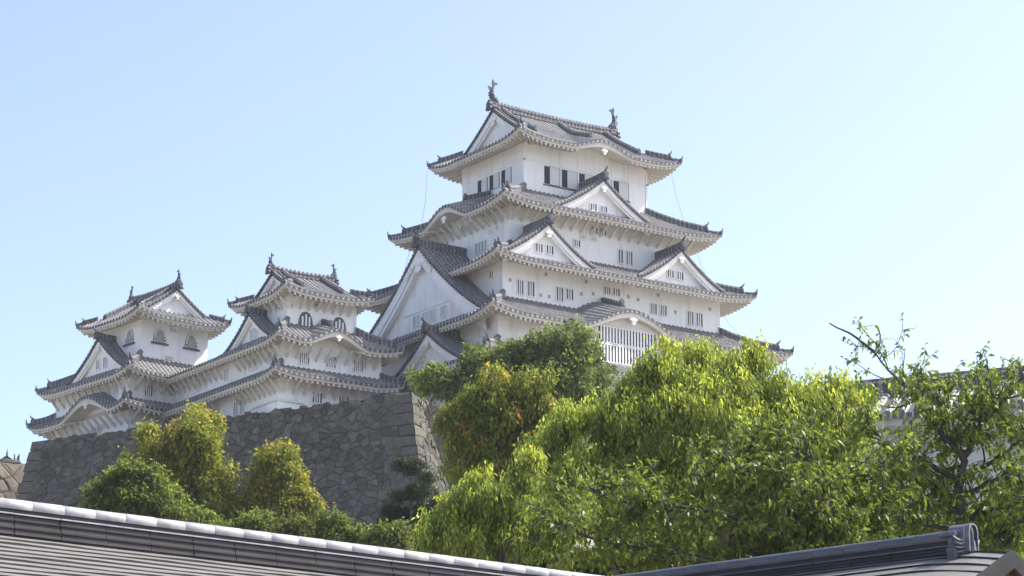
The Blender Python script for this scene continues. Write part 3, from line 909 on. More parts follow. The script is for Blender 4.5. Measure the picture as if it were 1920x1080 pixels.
# projecting lattice bay below the curved gable
mb = MB(); mb.box(-4.75, 1.6, -11.85, -10.38, 42.9, 47.0); bay = mb.build('bay_window', M['plaster'], keep)
window(bay, 'S', -11.85, -1.6, 5.8, 45.3, 46.55, 18); window(bay, 'S', -11.85, -1.6, 5.8, 43.75, 45.1, 18)
mb = MB()
ax, an = axes('S')
mb.prism([(-3.6, 0), (3.6, 0), (3.0, .35), (2.0, .8), (1.0, 1.12), (0, 1.2), (-1.0, 1.12), (-2.0, .8), (-3.0, .35)], (-1.36, -12.0, 46.62), ax, (0, 0, 1), an, -.1, 0)
bp = mb.build('curved_gable_panel', M['eave'], bay)
pendant(keep, 'S', -12.3, -1.36, 46.95, .62, .1)
pendant(keep, 'S', -6.55, .3, 62.95, .5, .1)
pendant(keep, 'W', -11.05, .1, 56.7, .6, .1)
# lightning cables between the eaves
for p, q in (((801, 318), (790, 425)), ((1258, 322), (1284, 420)), ((1306, 470), (1322, 512)), ((1352, 585), (1386, 628)), ((768, 470), (744, 545))):
    mb = MB(); a = Vector(sv(*p, dist=198 if p[0] < 900 else 203)); b = Vector(sv(*q, dist=198 if p[0] < 900 else 204))
    mid = (a + b) / 2 + Vector(RT * (.12 if p[0] < 900 else -.12))
    mb.tube([a, mid, b], .018, 5); mb.build('cable', M['cable'], keep)

# ------------------------------------------------------------------ small keep beside it
wk = thing('small_keep', 'white three-roofed turret left of the main keep with black bell-shaped windows', 'castle tower', group='small keeps')
WT = (-26.65, -20.4, -1.5, 4.3); WM = (-27.6, -18.6, -2.4, 6.0)
wt = wall_box(wk, WT, 45.2, 48.4); wm = wall_box(wk, WM, 41.2, 44.75); wl = wall_box(wk, WM, 37.5, 41.5)
irimoya(wk, (-27.9, -19.5, -3.0, 5.8), 47.98, 2.35, .48, WT, 'x', 1.45, c=.25, Ls=3, pend=.4, board=.3, fk=.55, rid=.8, gwall=.4, struts='SW', raft=.5)
rm, _ = ring(wk, (-29.0, -17.5, -4.1, 5.5), WT, 43.92, 1.75, .42, WM, kara={'S': [(-23.5, 3.0, 1.15)]}, sides='SWE', straight=('NW', 'NE'), Ls=3, struts='SW', raft=.5)
zf, org, di, inn, run, L = _['S']
down_ridge(rm, [(-23.5, -4.1 + d, zf(5.5, d) + .1) for d in (2.5, 1.9, 1.3)], (0, -1), .5)
ring(wk, (-29.25, -17.4, -4.15, 5.5), (-27.6, -18.6, -2.4, 5.5), 41.12, .95, .42, WM, sides='SWE', straight=('NW', 'NE'), Ls=3, struts='SW', raft=.5)
gable(wk, 'W', -28.2, 1.8, 3.8, 44.35, 46.95, 1.6, recess=.45, board=.34, pend=.0, ridge_back=1.6, orn=.55, wall_drop=.2, wins=[(1.3, .35, 45.0, 45.7, 1), (2.0, .35, 45.0, 45.7, 1)], rid=.8)
pendant(wk, 'S', -3.9, -23.5, 44.2, .45, .1)
window(wt, 'S', -1.5, -23.99, .68, 47.2, 47.7, louver=True)
kato_window(wt, 'S', -1.5, -25.02, 1.1, 45.66, 46.7); kato_window(wt, 'S', -1.5, -22.0, 1.1, 45.66, 46.7)
window(wt, 'W', -26.65, -.08, .5, 47.0, 47.65, 1)
for a in (-25.6, -23.22, -20.76): window(wm, 'S', -2.4, a, .85, 42.42, 43.3, 4)
for a in (-23.25, -21.95): window(wm, 'S', -2.4, a, .9, 44.02, 44.33, louver=True)
for a in (-24.39, -22.01): window(wl, 'S', -2.4, a, .85, 39.5, 40.3, 3)
window(wm, 'W', -27.6, -.68, .5, 42.5, 43.35, 2); window(wm, 'W', -27.6, 1.36, .5, 42.5, 43.35, 2); window(wm, 'W', -27.6, 2.33, .5, 42.5, 43.35, 2)
window(wl, 'W', -27.6, 4.5, .5, 39.4, 40.4, 1); window(wl, 'W', -27.6, 3.48, .5, 39.4, 40.4, 1)
mb = MB()
mb.hexa([(-28.05, -2.85, 38.0), (-25.9, -2.85, 38.0), (-25.9, 1.0, 38.0), (-28.05, 1.0, 38.0), (-28.05, -2.85, 39.15), (-25.9, -2.85, 39.15), (-25.9, 1.0, 39.15), (-28.05, 1.0, 39.15)])
mb.hexa([(-28.2, -3.0, 39.15), (-25.75, -3.0, 39.15), (-25.75, 1.15, 39.15), (-28.2, 1.15, 39.15), (-27.6, -2.4, 39.5), (-26.2, -2.4, 39.5), (-26.2, .8, 39.5), (-27.6, .8, 39.5)])
mb.build('stone_drop_box', M['plaster'], wl)

# ------------------------------------------------------------------ connecting gallery
ga = thing('gallery', 'long white two-storey gallery linking the two small keeps', 'castle building')
GW = (-27.6, -22.4, 6.0, 16.5)
gwl = wall_box(ga, GW, 37.5, 44.4)
g, _ = ring(ga, (-29.0, -21.0, 5.45, 16.5), (-25.6, -25.5, 5.45, 16.5), 43.92, 1.15, 0, GW, sides='WE', straight=('NW', 'SW', 'NE', 'SE'), struts='W', raft=.5)
mb = MB(); mb.sweep([(-25.55, 5.0, 45.05), (-25.55, 16.5, 45.05)], ROLL, 0); mb.build('ridge', M['dash'], g)
ring(ga, (-29.25, -20.8, 5.45, 16.5), (-27.6, -22.4, 5.45, 16.5), 41.12, .95, 0, GW, sides='WE', straight=('NW', 'SW', 'NE', 'SE'), struts='W', raft=.5)
for b in (5.63, 9.7, 10.85, 13.6): window(gwl, 'W', -27.6, b + (.6 if b < 6.2 else 0), .52, 42.45, 43.35, 2)
for b in (7.68, 12.4): window(gwl, 'W', -27.6, b, .45, 39.4, 40.4, 1)

# ------------------------------------------------------------------ small keep at the far corner
ik = thing('small_keep', 'white turret at the left end of the castle with stud-framed bell windows', 'castle tower', (-32.8, 13.35, 0), R_(5.8), group='small keeps')
IT = (2.4, 8.95, 2.0, 8.25); IM = (1.35, 9.9, 1.7, 13.3)
it = wall_box(ik, IT, 45.0, 49.4); im = wall_box(ik, IM, 41.3, 44.5); il = wall_box(ik, IM, 37.5, 41.6)
irimoya(ik, (.85, 10.0, .2, 9.7), 48.98, 2.95, .5, IT, 'y', 1.25, c=.25, Ls=3, pend=.4, board=.34, fk=.55, rid=.8, gwall=.4, raft=.5)
rm, _ = ring(ik, (0, 11.3, 0, 14.3), IT, 44.05, 1.75, .45, IM, Ls=3, struts='SW', raft=.5)
ring(ik, (-.25, 11.5, -.05, 15.2), IM, 41.22, .95, .45, IM, Ls=3, kara={'W': [(6.1, 4.3, 1.45)]}, struts='SW', raft=.5)
gable(ik, 'W', .75, 5.9, 4.5, 44.55, 47.75, 1.75, recess=.45, board=.4, pend=.5, ridge_back=1.7, orn=.6, wall_drop=.2, wins=[(5.3, .5, 45.3, 46.1, 1), (6.4, .5, 45.3, 46.1, 1)], rid=.8)
pendant(ik, 'W', .1, 6.1, 41.75, .5, .1)
kato_window(it, 'S', 2.0, 4.21, 1.05, 47.2, 48.35, dotted=True); kato_window(it, 'S', 2.0, 7.29, 1.05, 47.2, 48.35, dotted=True)
kato_window(it, 'W', 2.4, 3.67, 1.05, 47.15, 48.3, dotted=True); kato_window(it, 'W', 2.4, 6.6, 1.05, 47.15, 48.3, dotted=True)
window(it, 'S', 2.0, 5.45, .75, 48.3, 48.72, louver=True); window(it, 'S', 2.0, 5.15, .72, 45.75, 46.2, louver=True)
window(im, 'S', 1.7, 3.13, .72, 42.5, 43.45, 3)
for b in (4.86, 3.84): window(im, 'W', 1.35, b, .46, 42.65, 43.5, 2)
for b in (7.0, 6.0): window(il, 'W', 1.35, b, .48, 39.8, 40.5, 1)

# ------------------------------------------------------------------ foliage
def leaf_object(name, C, D, ln, wd, col, mat, parent, rs, curl=.15):
    n = len(C)
    rnd = rs.normal(size=(n, 3))
    W = np.cross(D, rnd); W /= np.linalg.norm(W, axis=1)[:, None] + 1e-9
    ln = ln[:, None]; wd = wd[:, None]
    V = np.empty((n, 4, 3))
    V[:, 0] = C
    V[:, 1] = C + D * ln * .45 + W * wd * .5
    V[:, 2] = C + D * ln - np.array([0, 0, 1.0]) * ln * curl
    V[:, 3] = C + D * ln * .45 - W * wd * .5
    me = bpy.data.meshes.new(name)
    me.vertices.add(n * 4); me.vertices.foreach_set('co', V.astype(np.float32).ravel())
    me.loops.add(n * 4); me.loops.foreach_set('vertex_index', np.arange(n * 4, dtype=np.int32))
    me.polygons.add(n); me.polygons.foreach_set('loop_start', np.arange(0, n * 4, 4, dtype=np.int32))
    me.polygons.foreach_set('loop_total', np.full(n, 4, dtype=np.int32))
    me.update(calc_edges=True)
    a = me.attributes.new('tint', 'FLOAT_COLOR', 'FACE')
    a.data.foreach_set('color', np.concatenate([np.clip(col, .004, 1), np.ones((n, 1))], 1).astype(np.float32).ravel())
    me.materials.append(mat)
    o = bpy.data.objects.new(name, me); scene.collection.objects.link(o)
    o.parent = parent
    return o
def unit(v): return v / (np.linalg.norm(v, axis=-1, keepdims=True) + 1e-9)
def foliage(root, blobs, sprigs, per, ln, wd, droop, cols, young, seed, mat, sprig_r, sub=9, subr=.42, inner=.18, young_p=.5, spread=.7, flat=1.0):
    """blobs: (centre, radius xyz). Leaf sprigs gather in sub-clumps on each blob, leaving gaps between."""
    rs = np.random.RandomState(seed)
    C0 = np.array([b[0] for b in blobs]); R0 = np.array([b[1] for b in blobs])
    w = (R0.prod(1)) ** (2 / 3.); w /= w.sum()
    sc, sr, st = [], [], []
    for c, r, q in zip(C0, R0, w):
        m = max(4, int(sub * len(blobs) * q))
        for k in range(m):
            d = unit(rs.normal(size=3)); d[2] = d[2] * .9 + .12
            sc.append(c + r * d * rs.uniform(.5, .92)); sr.append(r.mean() * subr * rs.uniform(.6, 1.3)); st.append(rs.uniform(.78, 1.22))
    sc, sr, st = np.array(sc), np.array(sr), np.array(st)
    pw = sr ** 2; pw /= pw.sum()
    idx = rs.choice(len(sc), size=sprigs, p=pw)
    d = unit(rs.normal(size=(sprigs, 3)) + np.array([0, 0, .25]))
    rad = sr[idx] * rs.uniform(.55, 1.08, size=sprigs)
    P = sc[idx] + d * rad[:, None] * np.array([1, 1, flat])
    k = int(sprigs * inner)
    ib = rs.choice(len(blobs), size=k, p=w)
    P[:k] = C0[ib] + R0[ib] * unit(rs.normal(size=(k, 3))) * (rs.uniform(0, .75, size=(k, 1)))
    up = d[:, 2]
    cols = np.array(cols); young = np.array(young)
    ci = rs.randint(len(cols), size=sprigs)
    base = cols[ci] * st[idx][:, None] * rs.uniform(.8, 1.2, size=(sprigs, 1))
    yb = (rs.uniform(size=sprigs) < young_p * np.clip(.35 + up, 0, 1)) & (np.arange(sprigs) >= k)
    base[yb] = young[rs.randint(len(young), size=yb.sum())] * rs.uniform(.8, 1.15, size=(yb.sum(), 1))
    n = sprigs * per
    rp = np.repeat(np.arange(sprigs), per)
    h = rs.uniform(0, 1, size=n)
    off = rs.normal(size=(n, 3)) * sprig_r * .5
    off[:, 2] -= h * sprig_r * 1.6 * (droop > .6)
    off[:, :2] *= (.5 + .8 * h[:, None])
    C = P[rp] + off
    D = unit(d[rp] * .35 + rs.normal(size=(n, 3)) * spread + np.array([0, 0, -droop]))
    col = base[rp] * rs.uniform(.75, 1.25, size=(n, 1))
    col[:, 0] *= rs.uniform(.88, 1.12, size=n)
    L = ln * rs.uniform(.65, 1.25, size=n)
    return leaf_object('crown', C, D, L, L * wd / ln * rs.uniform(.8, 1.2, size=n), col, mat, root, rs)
def pxblob(px, py, rx, ry, dist, dd=0, rz=None):
    dpx = dist / FPX
    c = sv(px, py, dist=dist + dd)
    return (c, np.array([rx * dpx, (rz or (rx + ry) / 2) * dpx, ry * dpx]))
def trunk(root, base, blobs, r, mat, seed, forks=6):
    rr = random.Random(seed); mb = MB()
    cen = np.mean([b[0] for b in blobs], 0); b0 = Vector(base); top = Vector(cen)
    pts = [b0 + (top - b0) * t + Vector((rr.uniform(-.1, .1), rr.uniform(-.1, .1), 0)) * (t > 0) for t in (0, .2, .45, .7, 1)]
    mb.tube(pts, [r * 1.3, r, r * .85, r * .65, r * .4], 10)
    for b in rr.sample(list(blobs), min(forks, len(blobs))):
        a = pts[2] + (pts[3] - pts[2]) * rr.random(); e = Vector(b[0])
        m = a + (e - a) * .5 + Vector((0, 0, -.08 * (e - a).length))
        mb.tube([a, m, e], [r * .45, r * .3, r * .12], 7)
    return mb.build('trunk', mat, root, True)
def tree(name, label, cat, dist, blobs, base_px, seed, bark='bark', group=None, tr=.25, **kw):
    B = [pxblob(*b[:4], dist, b[4] if len(b) > 4 else 0) for b in blobs]
    c = sv(base_px, 900, dist=dist); base = (c[0], c[1], ground_z(c[0], c[1]) - .2)
    root = thing(name, label, cat, base, 0, group)
    Bl = [(b[0] - np.array(base), b[1]) for b in B]
    trunk(root, (0, 0, 0), Bl, tr, M[bark], seed)
    foliage(root, Bl, seed=seed, **kw)
    return root
YG = [(0.214, 0.259, 0.073), (0.193, 0.241, 0.065), (0.248, 0.278, 0.073)]
YY = [(0.506, 0.55, 0.094), (0.44, 0.517, 0.088), (0.55, 0.561, 0.11)]
T1 = [(1250, 690, 62, 50, 0), (1310, 680, 60, 52, .6), (1390, 690, 62, 52, .3), (1455, 735, 62, 50, .2), (1535, 745, 55, 55, .5), (1588, 800, 48, 62, .3), (1175, 740, 48, 62, -.3), (1130, 790, 50, 52, -.4),
      (1065, 800, 52, 48, -.2), (1025, 850, 50, 52, -.2), (1110, 880, 78, 70, -.6), (1230, 800, 88, 82, -.6), (1340, 790, 95, 90, -.5), (1450, 820, 85, 75, -.4), (1540, 850, 75, 65, 0), (1180, 950, 95, 70, 0), (1290, 900, 95, 75, 0), (1210, 690, 30, 38, 0), (1415, 655, 34, 34, .2), (1560, 720, 50, 40, .4), (1610, 745, 36, 40, .5), (1500, 770, 70, 60, 0), (1400, 930, 90, 75, .5), (1490, 930, 90, 80, .8), (1580, 920, 70, 75, 1), (1300, 990, 90, 60, .8), (1430, 1020, 100, 60, .8), (1560, 1010, 80, 70, 1), (1640, 980, 55, 60, 1.2)]
tree('broadleaf_tree', 'big yellow-green tree with hanging leaves right of the stone rampart corner', 'tree', 62, T1, 1290, 11, tr=.3,
     sprigs=24000, per=10, ln=.125, wd=.044, droop=1.15, cols=YG, young=YY, mat=M['leaf'], sprig_r=.17, sub=22, subr=.40, inner=.22, young_p=.55, spread=.42)
T1b = [(815, 985, 34, 55, 0), (855, 960, 34, 60, 0), (905, 930, 34, 62, .2), (955, 910, 34, 50, .3), (985, 880, 34, 40, .4), (880, 1010, 60, 45, 0), (955, 985, 55, 55, .4), (1030, 985, 62, 65, .8), (1080, 930, 48, 50, .8)]
tree('broadleaf_tree', 'lower yellow-green tree with hanging leaves just behind the bright ridge tiles', 'tree', 58, T1b, 940, 12, tr=.2,
     sprigs=4200, per=11, ln=.125, wd=.044, droop=1.2, cols=YG, young=YY, mat=M['leaf'], sprig_r=.17, sub=13, subr=.38, inner=.2, young_p=.55, spread=.42)
RG = [(0.172, 0.201, 0.039), (0.196, 0.218, 0.041), (0.149, 0.184, 0.034)]
RY = [(.46, .22, .08), (.46, .35, .07), (.44, .41, .075)]
T5 = [(930, 765, 75, 62), (868, 800, 52, 58), (985, 745, 52, 52), (1030, 800, 58, 58), (870, 855, 62, 58), (940, 865, 85, 62), (1010, 870, 70, 60), (905, 735, 40, 36), (1010, 715, 30, 34)]
tree('broadleaf_tree', 'olive tree with reddish new shoots beside the sunlit rampart corner', 'tree', 92, T5, 930, 13, tr=.3,
     sprigs=5200, per=11, ln=.19, wd=.075, droop=.9, cols=RG, young=RY, mat=M['leaf2'], sprig_r=.24, sub=13, subr=.38, inner=.25, young_p=.3, spread=.5)
GG = [(0.152, 0.188, 0.062), (0.175, 0.209, 0.069), (0.128, 0.167, 0.057)]
GY = [(.24, .30, .07), (.21, .27, .06)]
T4 = [(825, 715, 50, 40), (900, 680, 48, 42), (965, 665, 44, 38), (1015, 655, 52, 42), (1080, 660, 48, 45), (1105, 705, 40, 50), (1050, 715, 85, 55), (930, 730, 80, 48), (860, 745, 60, 40), (1100, 760, 50, 50)]
tree('broadleaf_tree', 'rounded mid-green tree in front of the main keep foot', 'tree', 135, T4, 980, 14, tr=.35,
     sprigs=5200, per=9, ln=.26, wd=.14, droop=.25, cols=GG, young=GY, mat=M['leaf2'], sprig_r=.3, sub=13, subr=.38, inner=.22, young_p=.45, spread=.8)
OG = [(0.197, 0.222, 0.039), (0.225, 0.235, 0.044), (0.168, 0.198, 0.039)]
OY = [(0.384, 0.348, 0.066), (0.348, 0.348, 0.06), (0.432, 0.288, 0.072)]
T6 = [(365, 835, 62, 62), (290, 850, 44, 50), (395, 890, 42, 62), (330, 905, 62, 62), (330, 960, 55, 50), (415, 960, 42, 48), (260, 880, 30, 40), (385, 800, 30, 28)]
T7 = [(528, 880, 42, 52), (520, 935, 56, 58), (565, 950, 34, 55), (572, 1000, 44, 42), (470, 945, 24, 34), (500, 990, 62, 40)]
for nm, bl, bx, sd, lab in (('t6', T6, 340, 15, 'domed olive camphor tree with golden tips, the larger one before the rampart'), ('t7', T7, 525, 16, 'narrow domed olive tree with orange tips before the middle of the rampart')):
    tree('camphor_tree', lab, 'tree', 118, bl, bx, sd, group='domed trees before the rampart', tr=.35,
         sprigs=4800 if nm == 't6' else 3400, per=10, ln=.22, wd=.10, droop=.45, cols=OG, young=OY, mat=M['leaf2'], sprig_r=.26, sub=18, subr=.36, inner=.25, young_p=.46, spread=.7)
BG = [(0.117, 0.146, 0.049), (0.14, 0.157, 0.05), (0.1, 0.125, 0.041)]
T8 = [(178, 925, 26, 26), (205, 905, 26, 28), (240, 885, 30, 26), (275, 890, 30, 22), (285, 945, 70, 42), (180, 955, 30, 24), (225, 945, 50, 35), (340, 985, 70, 34), (400, 1005, 60, 25)]
tree('shrub_tree', 'bright green leafy tree at the left foot of the rampart', 'tree', 100, T8, 250, 17, tr=.2,
     sprigs=3600, per=9, ln=.20, wd=.085, droop=.6, cols=BG, young=[(.22, .27, .05), (.19, .23, .045)], mat=M['leaf'], sprig_r=.24, sub=30, subr=.3, inner=.2, young_p=.5, spread=.8)
T10 = [(480, 1000, 60, 28), (560, 1010, 50, 28), (620, 995, 40, 30), (680, 1010, 34, 20), (740, 1012, 50, 22), (650, 1020, 60, 18), (430, 1000, 40, 25)]
tree('bush', 'low dull green bushes row above the roof ridge before the rampart', 'bush', 96, T10, 560, 18, tr=.12,
     sprigs=2600, per=9, ln=.19, wd=.09, droop=.3, cols=BG, young=[(.17, .20, .045)], mat=M['leaf2'], sprig_r=.24, sub=13, subr=.4, inner=.2, young_p=.4, spread=.8)
T11 = [(830, 1055, 50, 22), (920, 1060, 70, 28), (1010, 1065, 70, 34), (1100, 1070, 80, 40), (1200, 1070, 80, 40)]
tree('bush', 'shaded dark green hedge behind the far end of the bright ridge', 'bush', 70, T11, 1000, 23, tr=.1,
     sprigs=2600, per=9, ln=.15, wd=.065, droop=.3, cols=[(.06, .095, .025), (.05, .085, .022)], young=[(.09, .13, .03)], mat=M['leaf2'], sprig_r=.2, sub=13, subr=.42, inner=.25, young_p=.3, spread=.8)  # leaf tints darkened to stand in for shade under the trees
T12 = [(1660, 985, 50, 45), (1740, 1000, 60, 45), (1830, 985, 60, 45), (1910, 960, 60, 55), (1700, 1050, 80, 50), (1850, 1050, 90, 50), (1960, 1020, 60, 60)]
tree('bush', 'dense green shrubbery behind the cherry trunk above the dark ridge end', 'bush', 56, T12, 1790, 24, tr=.1,
     sprigs=3200, per=9, ln=.12, wd=.055, droop=.4, cols=[(.10, .145, .035), (.085, .125, .03)], young=[(.16, .21, .045)], mat=M['leaf'], sprig_r=.2, sub=16, subr=.4, inner=.25, young_p=.4, spread=.8)
T9 = [(772, 878, 32, 11), (802, 898, 26, 9), (785, 926, 38, 12), (748, 935, 20, 8), (742, 962, 36, 11), (792, 962, 34, 12), (735, 994, 40, 12), (790, 1004, 40, 14), (820, 940, 20, 10), (725, 1015, 45, 16), (770, 1025, 45, 16)]
tree('pine_tree', 'dark pine with flat needle pads below the rampart corner', 'tree', 112, T9, 775, 19, tr=.2,
     sprigs=4200, per=12, ln=.26, wd=.028, droop=-.5, cols=[(.026, .046, .02), (.034, .056, .023), (.03, .05, .024)], young=[(.08, .11, .04)], mat=M['needle'], sprig_r=.2, sub=10, subr=.55, inner=.2, young_p=.4, spread=.7, flat=.5)

def cherry(name, label, base_px, dist, limbs, seed, n_sub, n_twig, leaves, cols, group=None, leaf=.105):
    rs = np.random.RandomState(seed)
    c = sv(base_px, 1000, dist=dist); base = np.array([c[0], c[1], ground_z(c[0], c[1]) - .2])
    root = thing(name, label, 'tree', base, 0, group)
    tm = MB(); bm = MB(); C = []; D = []
    for pts, rad, dd, dens in limbs:
        m = len(pts)
        P = [sv(x, y, dist=dist + dd[0] + (dd[1] - dd[0]) * i / (m - 1)) - base for i, (x, y) in enumerate(pts)]
        fine = []
        for i in range(m - 1):
            for t in np.linspace(0, 1, 5)[:-1]: fine.append(P[i] + (P[i + 1] - P[i]) * t + rs.normal(size=3) * (.03 if rad > .04 else .008) * (i + t > 0))
        fine.append(P[-1]); fine = np.array(fine)
        n = len(fine)
        rr = np.linspace(rad, max(.012, rad * .22), n)
        tm.tube([Vector(q) for q in fine], list(rr), 8)
        for k in range(int(n_sub * dens)):
            i = int(n * rs.uniform(.12, .99)); i = min(i, n - 2)
            ax = unit(fine[i + 1] - fine[i])
            d = unit(rs.normal(size=3) * np.array([1, 1, .6]) + ax * .6 + np.array([0, 0, .25]))
            L = rs.uniform(.4, 1.0)
            sp = [fine[i]]
            for s in range(5):
                d = unit(d + rs.normal(size=3) * .22 + np.array([0, 0, -.03]))
                sp.append(sp[-1] + d * L / 5)
            bm.tube([Vector(q) for q in sp], list(np.linspace(min(.022, rr[i] * .6), .006, 6)), 4)
            for q in range(n_twig):
                j = rs.randint(1, 6); t0 = sp[j]
                td = unit(d * .6 + rs.normal(size=3) * .8 + np.array([0, 0, .12]))
                tl = rs.uniform(.15, .42); tp = [t0, t0 + td * tl * .5, t0 + td * tl + np.array([0, 0, -.03])]
                bm.tube([Vector(x) for x in tp], [.006, .005, .003], 3)
                for s in range(leaves):
                    u = rs.uniform(.1, 1.05)
                    C.append(t0 + td * tl * u); D.append(td * .5 + rs.normal(size=3) * .55 + np.array([0, 0, -.55]))
    tm.build('trunk', M['cherrybark'], root, True)
    bm.build('branches', M['cherrybark'], root)
    C = np.array(C); D = unit(np.array(D)); n = len(C)
    cols = np.array(cols)
    col = cols[rs.randint(len(cols), size=n)] * rs.uniform(.7, 1.3, size=(n, 1))
    L = leaf * rs.uniform(.6, 1.25, size=n)
    leaf_object('crown', C, D, L, L * .46, col, M['cherryleaf'], root, rs, curl=.25)
    return root
CG = [(0.142, 0.192, 0.035), (0.119, 0.165, 0.034), (0.201, 0.245, 0.043), (0.166, 0.202, 0.039), (0.101, 0.139, 0.031)]
cherry('cherry_tree', 'spreading cherry tree with glinting leaves low in front of the yellow-green tree', 1600, 41,
       [([(1600, 1120), (1600, 1060), (1400, 1005), (1200, 950), (1040, 895)], .09, (0, 1.0), 1.3), ([(1600, 1060), (1480, 960), (1380, 900), (1310, 850)], .08, (0, .8), 1.2), ([(1605, 1040), (1560, 930), (1500, 850), (1480, 815)], .08, (0, .3), 1.1),
        ([(1590, 1100), (1400, 1060), (1200, 1030), (1010, 970)], .07, (-.2, -.8), 1.4), ([(1605, 1050), (1650, 950), (1640, 850)], .07, (0, .6), .9), ([(1590, 1060), (1350, 960), (1190, 940)], .06, (-.4, -1.0), 1.2), ([(1580, 1070), (1440, 1040), (1250, 1070), (1120, 1060)], .06, (-.3, -.3), 1.2), ([(1600, 1050), (1500, 900), (1400, 830)], .06, (.4, 1.4), 1.1), ([(1600, 1050), (1560, 980), (1440, 870)], .06, (-.4, -.9), 1.2)],
       21, 34, 9, 8, CG, leaf=.115)
cherry('cherry_tree', 'cherry tree at the right edge with a bare limb reaching up into the sky', 1795, 43,
       [([(1800, 1120), (1795, 1000), (1800, 900), (1795, 830), (1770, 770)], .13, (0, 0), .7), ([(1795, 850), (1745, 780), (1695, 725), (1640, 660)], .06, (0, .3), .55), ([(1640, 660), (1605, 632), (1555, 606)], .03, (.3, .4), .0), ([(1640, 660), (1652, 640), (1645, 615)], .012, (.3, .4), .0),
        ([(1800, 900), (1720, 860), (1660, 835), (1640, 800)], .05, (0, -.4), .9), ([(1805, 860), (1850, 785), (1915, 715), (1960, 690)], .06, (0, .5), 1.2), ([(1800, 930), (1870, 900), (1960, 880)], .06, (0, -.4), 1.0), ([(1790, 830), (1760, 765), (1725, 710)], .05, (0, -.2), .8), ([(1810, 820), (1835, 765), (1860, 720)], .05, (.2, .5), .8),
        ([(1960, 900), (1910, 980), (1870, 1060)], .09, (-.5, -.5), .8), ([(1800, 960), (1700, 930), (1620, 900)], .05, (0, .5), 1.0), ([(1800, 980), (1860, 960), (1930, 940)], .05, (0, .5), 1.0), ([(1795, 990), (1720, 985), (1660, 960)], .05, (0, -.3), .9), ([(1800, 1010), (1870, 1000), (1940, 990)], .05, (-.2, -.4), 1.0), ([(1800, 940), (1740, 900), (1680, 900)], .045, (.2, .6), .9), ([(1800, 900), (1880, 850), (1940, 800)], .05, (.2, .6), 1.0)],
       22, 23, 7, 7, [tuple(x * 1.3 for x in c) for c in CG], leaf=.115)

# ------------------------------------------------------------------ tiled wall building behind the cherry
A = sv(1560, 738, z=16.4); B = sv(1990, 700, z=16.4)
ang = math.atan2(B[1] - A[1], B[0] - A[0]); Lb = float(np.linalg.norm(B - A))
hb = thing('walled_building', 'long white-walled building with lime-jointed tiles behind the cherry tree', 'building', (A[0], A[1], 0), ang)
mb = MB(); bb = MB()
for org, di, inn in (((0, -1.9), (1, 0), (0, 1)), ((Lb, 1.9), (-1, 0), (0, -1))):
    tile_patch(mb, org, di, inn, Lb, lambda s, d: 15.2 + d * .55, lambda s: 1.9, rows=6)
rf = mb.build('tiled_roof', make_tile('old_roof_tile', (.12, .12, .13), (.72, .70, .68), 1.0), hb)
mb = MB(); mb.sweep([(0, 0, 16.25), (Lb, 0, 16.25)], RIDGE, 0); mb.build('ridge', M['dash'], rf)
mb = MB(); mb.box(.1, Lb - .1, -1.2, 1.2, 3, 15.5); mb.box(.05, Lb - .05, -1.75, 1.75, 14.85, 15.12); mb.build('wall', make_plaster('shade_grey_plaster', (.50, .50, .49), .7), hb)  # white plaster greyed so the colour carries the wall's shade
mb = MB(); mb.box(.05, Lb - .05, -1.26, -1.18, 14.2, 14.86); mb.build('eave_band', M['grey'], hb)

# ------------------------------------------------------------------ far rampart and gate roof at the left edge
mb = MB(); tn = []
a = sv(-60, 862, dist=222)[:2]; b = a + np.array([6.6, .6])
zt = float(sv(20, 866, dist=225)[2])
stones(mb, tn, a, b, zt, 9, lambda h: .15 * h, 1.1, .9, rng)
n0 = len(mb.f)
nn = np.array([-(b - a)[1], (b - a)[0]]); nn = nn / np.linalg.norm(nn) * 6
q = [(*a, zt - .1), (*b, zt - .1), (*(b + nn), zt - .1), (*(a + nn), zt - .1)]
i0 = [mb.vert(p) for p in q]; i1 = [mb.vert((p[0], p[1], 20)) for p in q]
mb.face(i0)
for k in range(4): mb.face((i1[k], i1[(k + 1) % 4], i0[(k + 1) % 4], i0[k]))
tn += [(1, 1, 1, 1)] * (len(mb.f) - n0)
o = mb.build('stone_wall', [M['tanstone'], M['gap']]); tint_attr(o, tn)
tag(o, 'sunlit tan stone wall at the far left edge beyond the rampart', 'stone wall', kind='thing')
g = sv(12, 860, dist=226); g[2] = zt
gt = thing('gate_roof', 'tiny grey roof end with a fish ornament on the far left wall', 'roof', g, -AZ)
mb = MB()
for sg in (-1, 1): mb.hexa([(0, 0, 1.1), (sg * 1.3, 0, .15), (sg * 1.3, 4, .15), (0, 4, 1.1), (0, 0, 1.3), (sg * 1.4, 0, .32), (sg * 1.4, 4, .32), (0, 4, 1.3)])
rf = mb.build('tiled_roof', M['oni'], gt)
mb = MB(); mb.prism([(-1.1, -.3), (1.1, -.3), (1.1, .2), (0, 1.05), (-1.1, .2)], (0, .3, 0), (1, 0, 0), (0, 0, 1), (0, -1, 0), -3.5, 0); gt.scale = (.62, .62, .62); mb.build('wall', M['grey'], gt)
fish(gt, (0, .3, 1.4), (0, 1), .45)
fp = sv(33, 868, dist=226); fp[2] = zt
fe = thing('fence', 'short post-and-rail fence on the far left stone wall', 'fence', fp, -AZ)
for x in (-.32, 0, .1): 
    mb = MB(); mb.box(x - .05, x + .05, -.05, .05, -.2, .9 if x else .75); mb.build('post', M['bark'], fe)
mb = MB(); mb.box(-.4, .16, -.03, .03, .42, .5); mb.build('rail', M['bark'], fe)

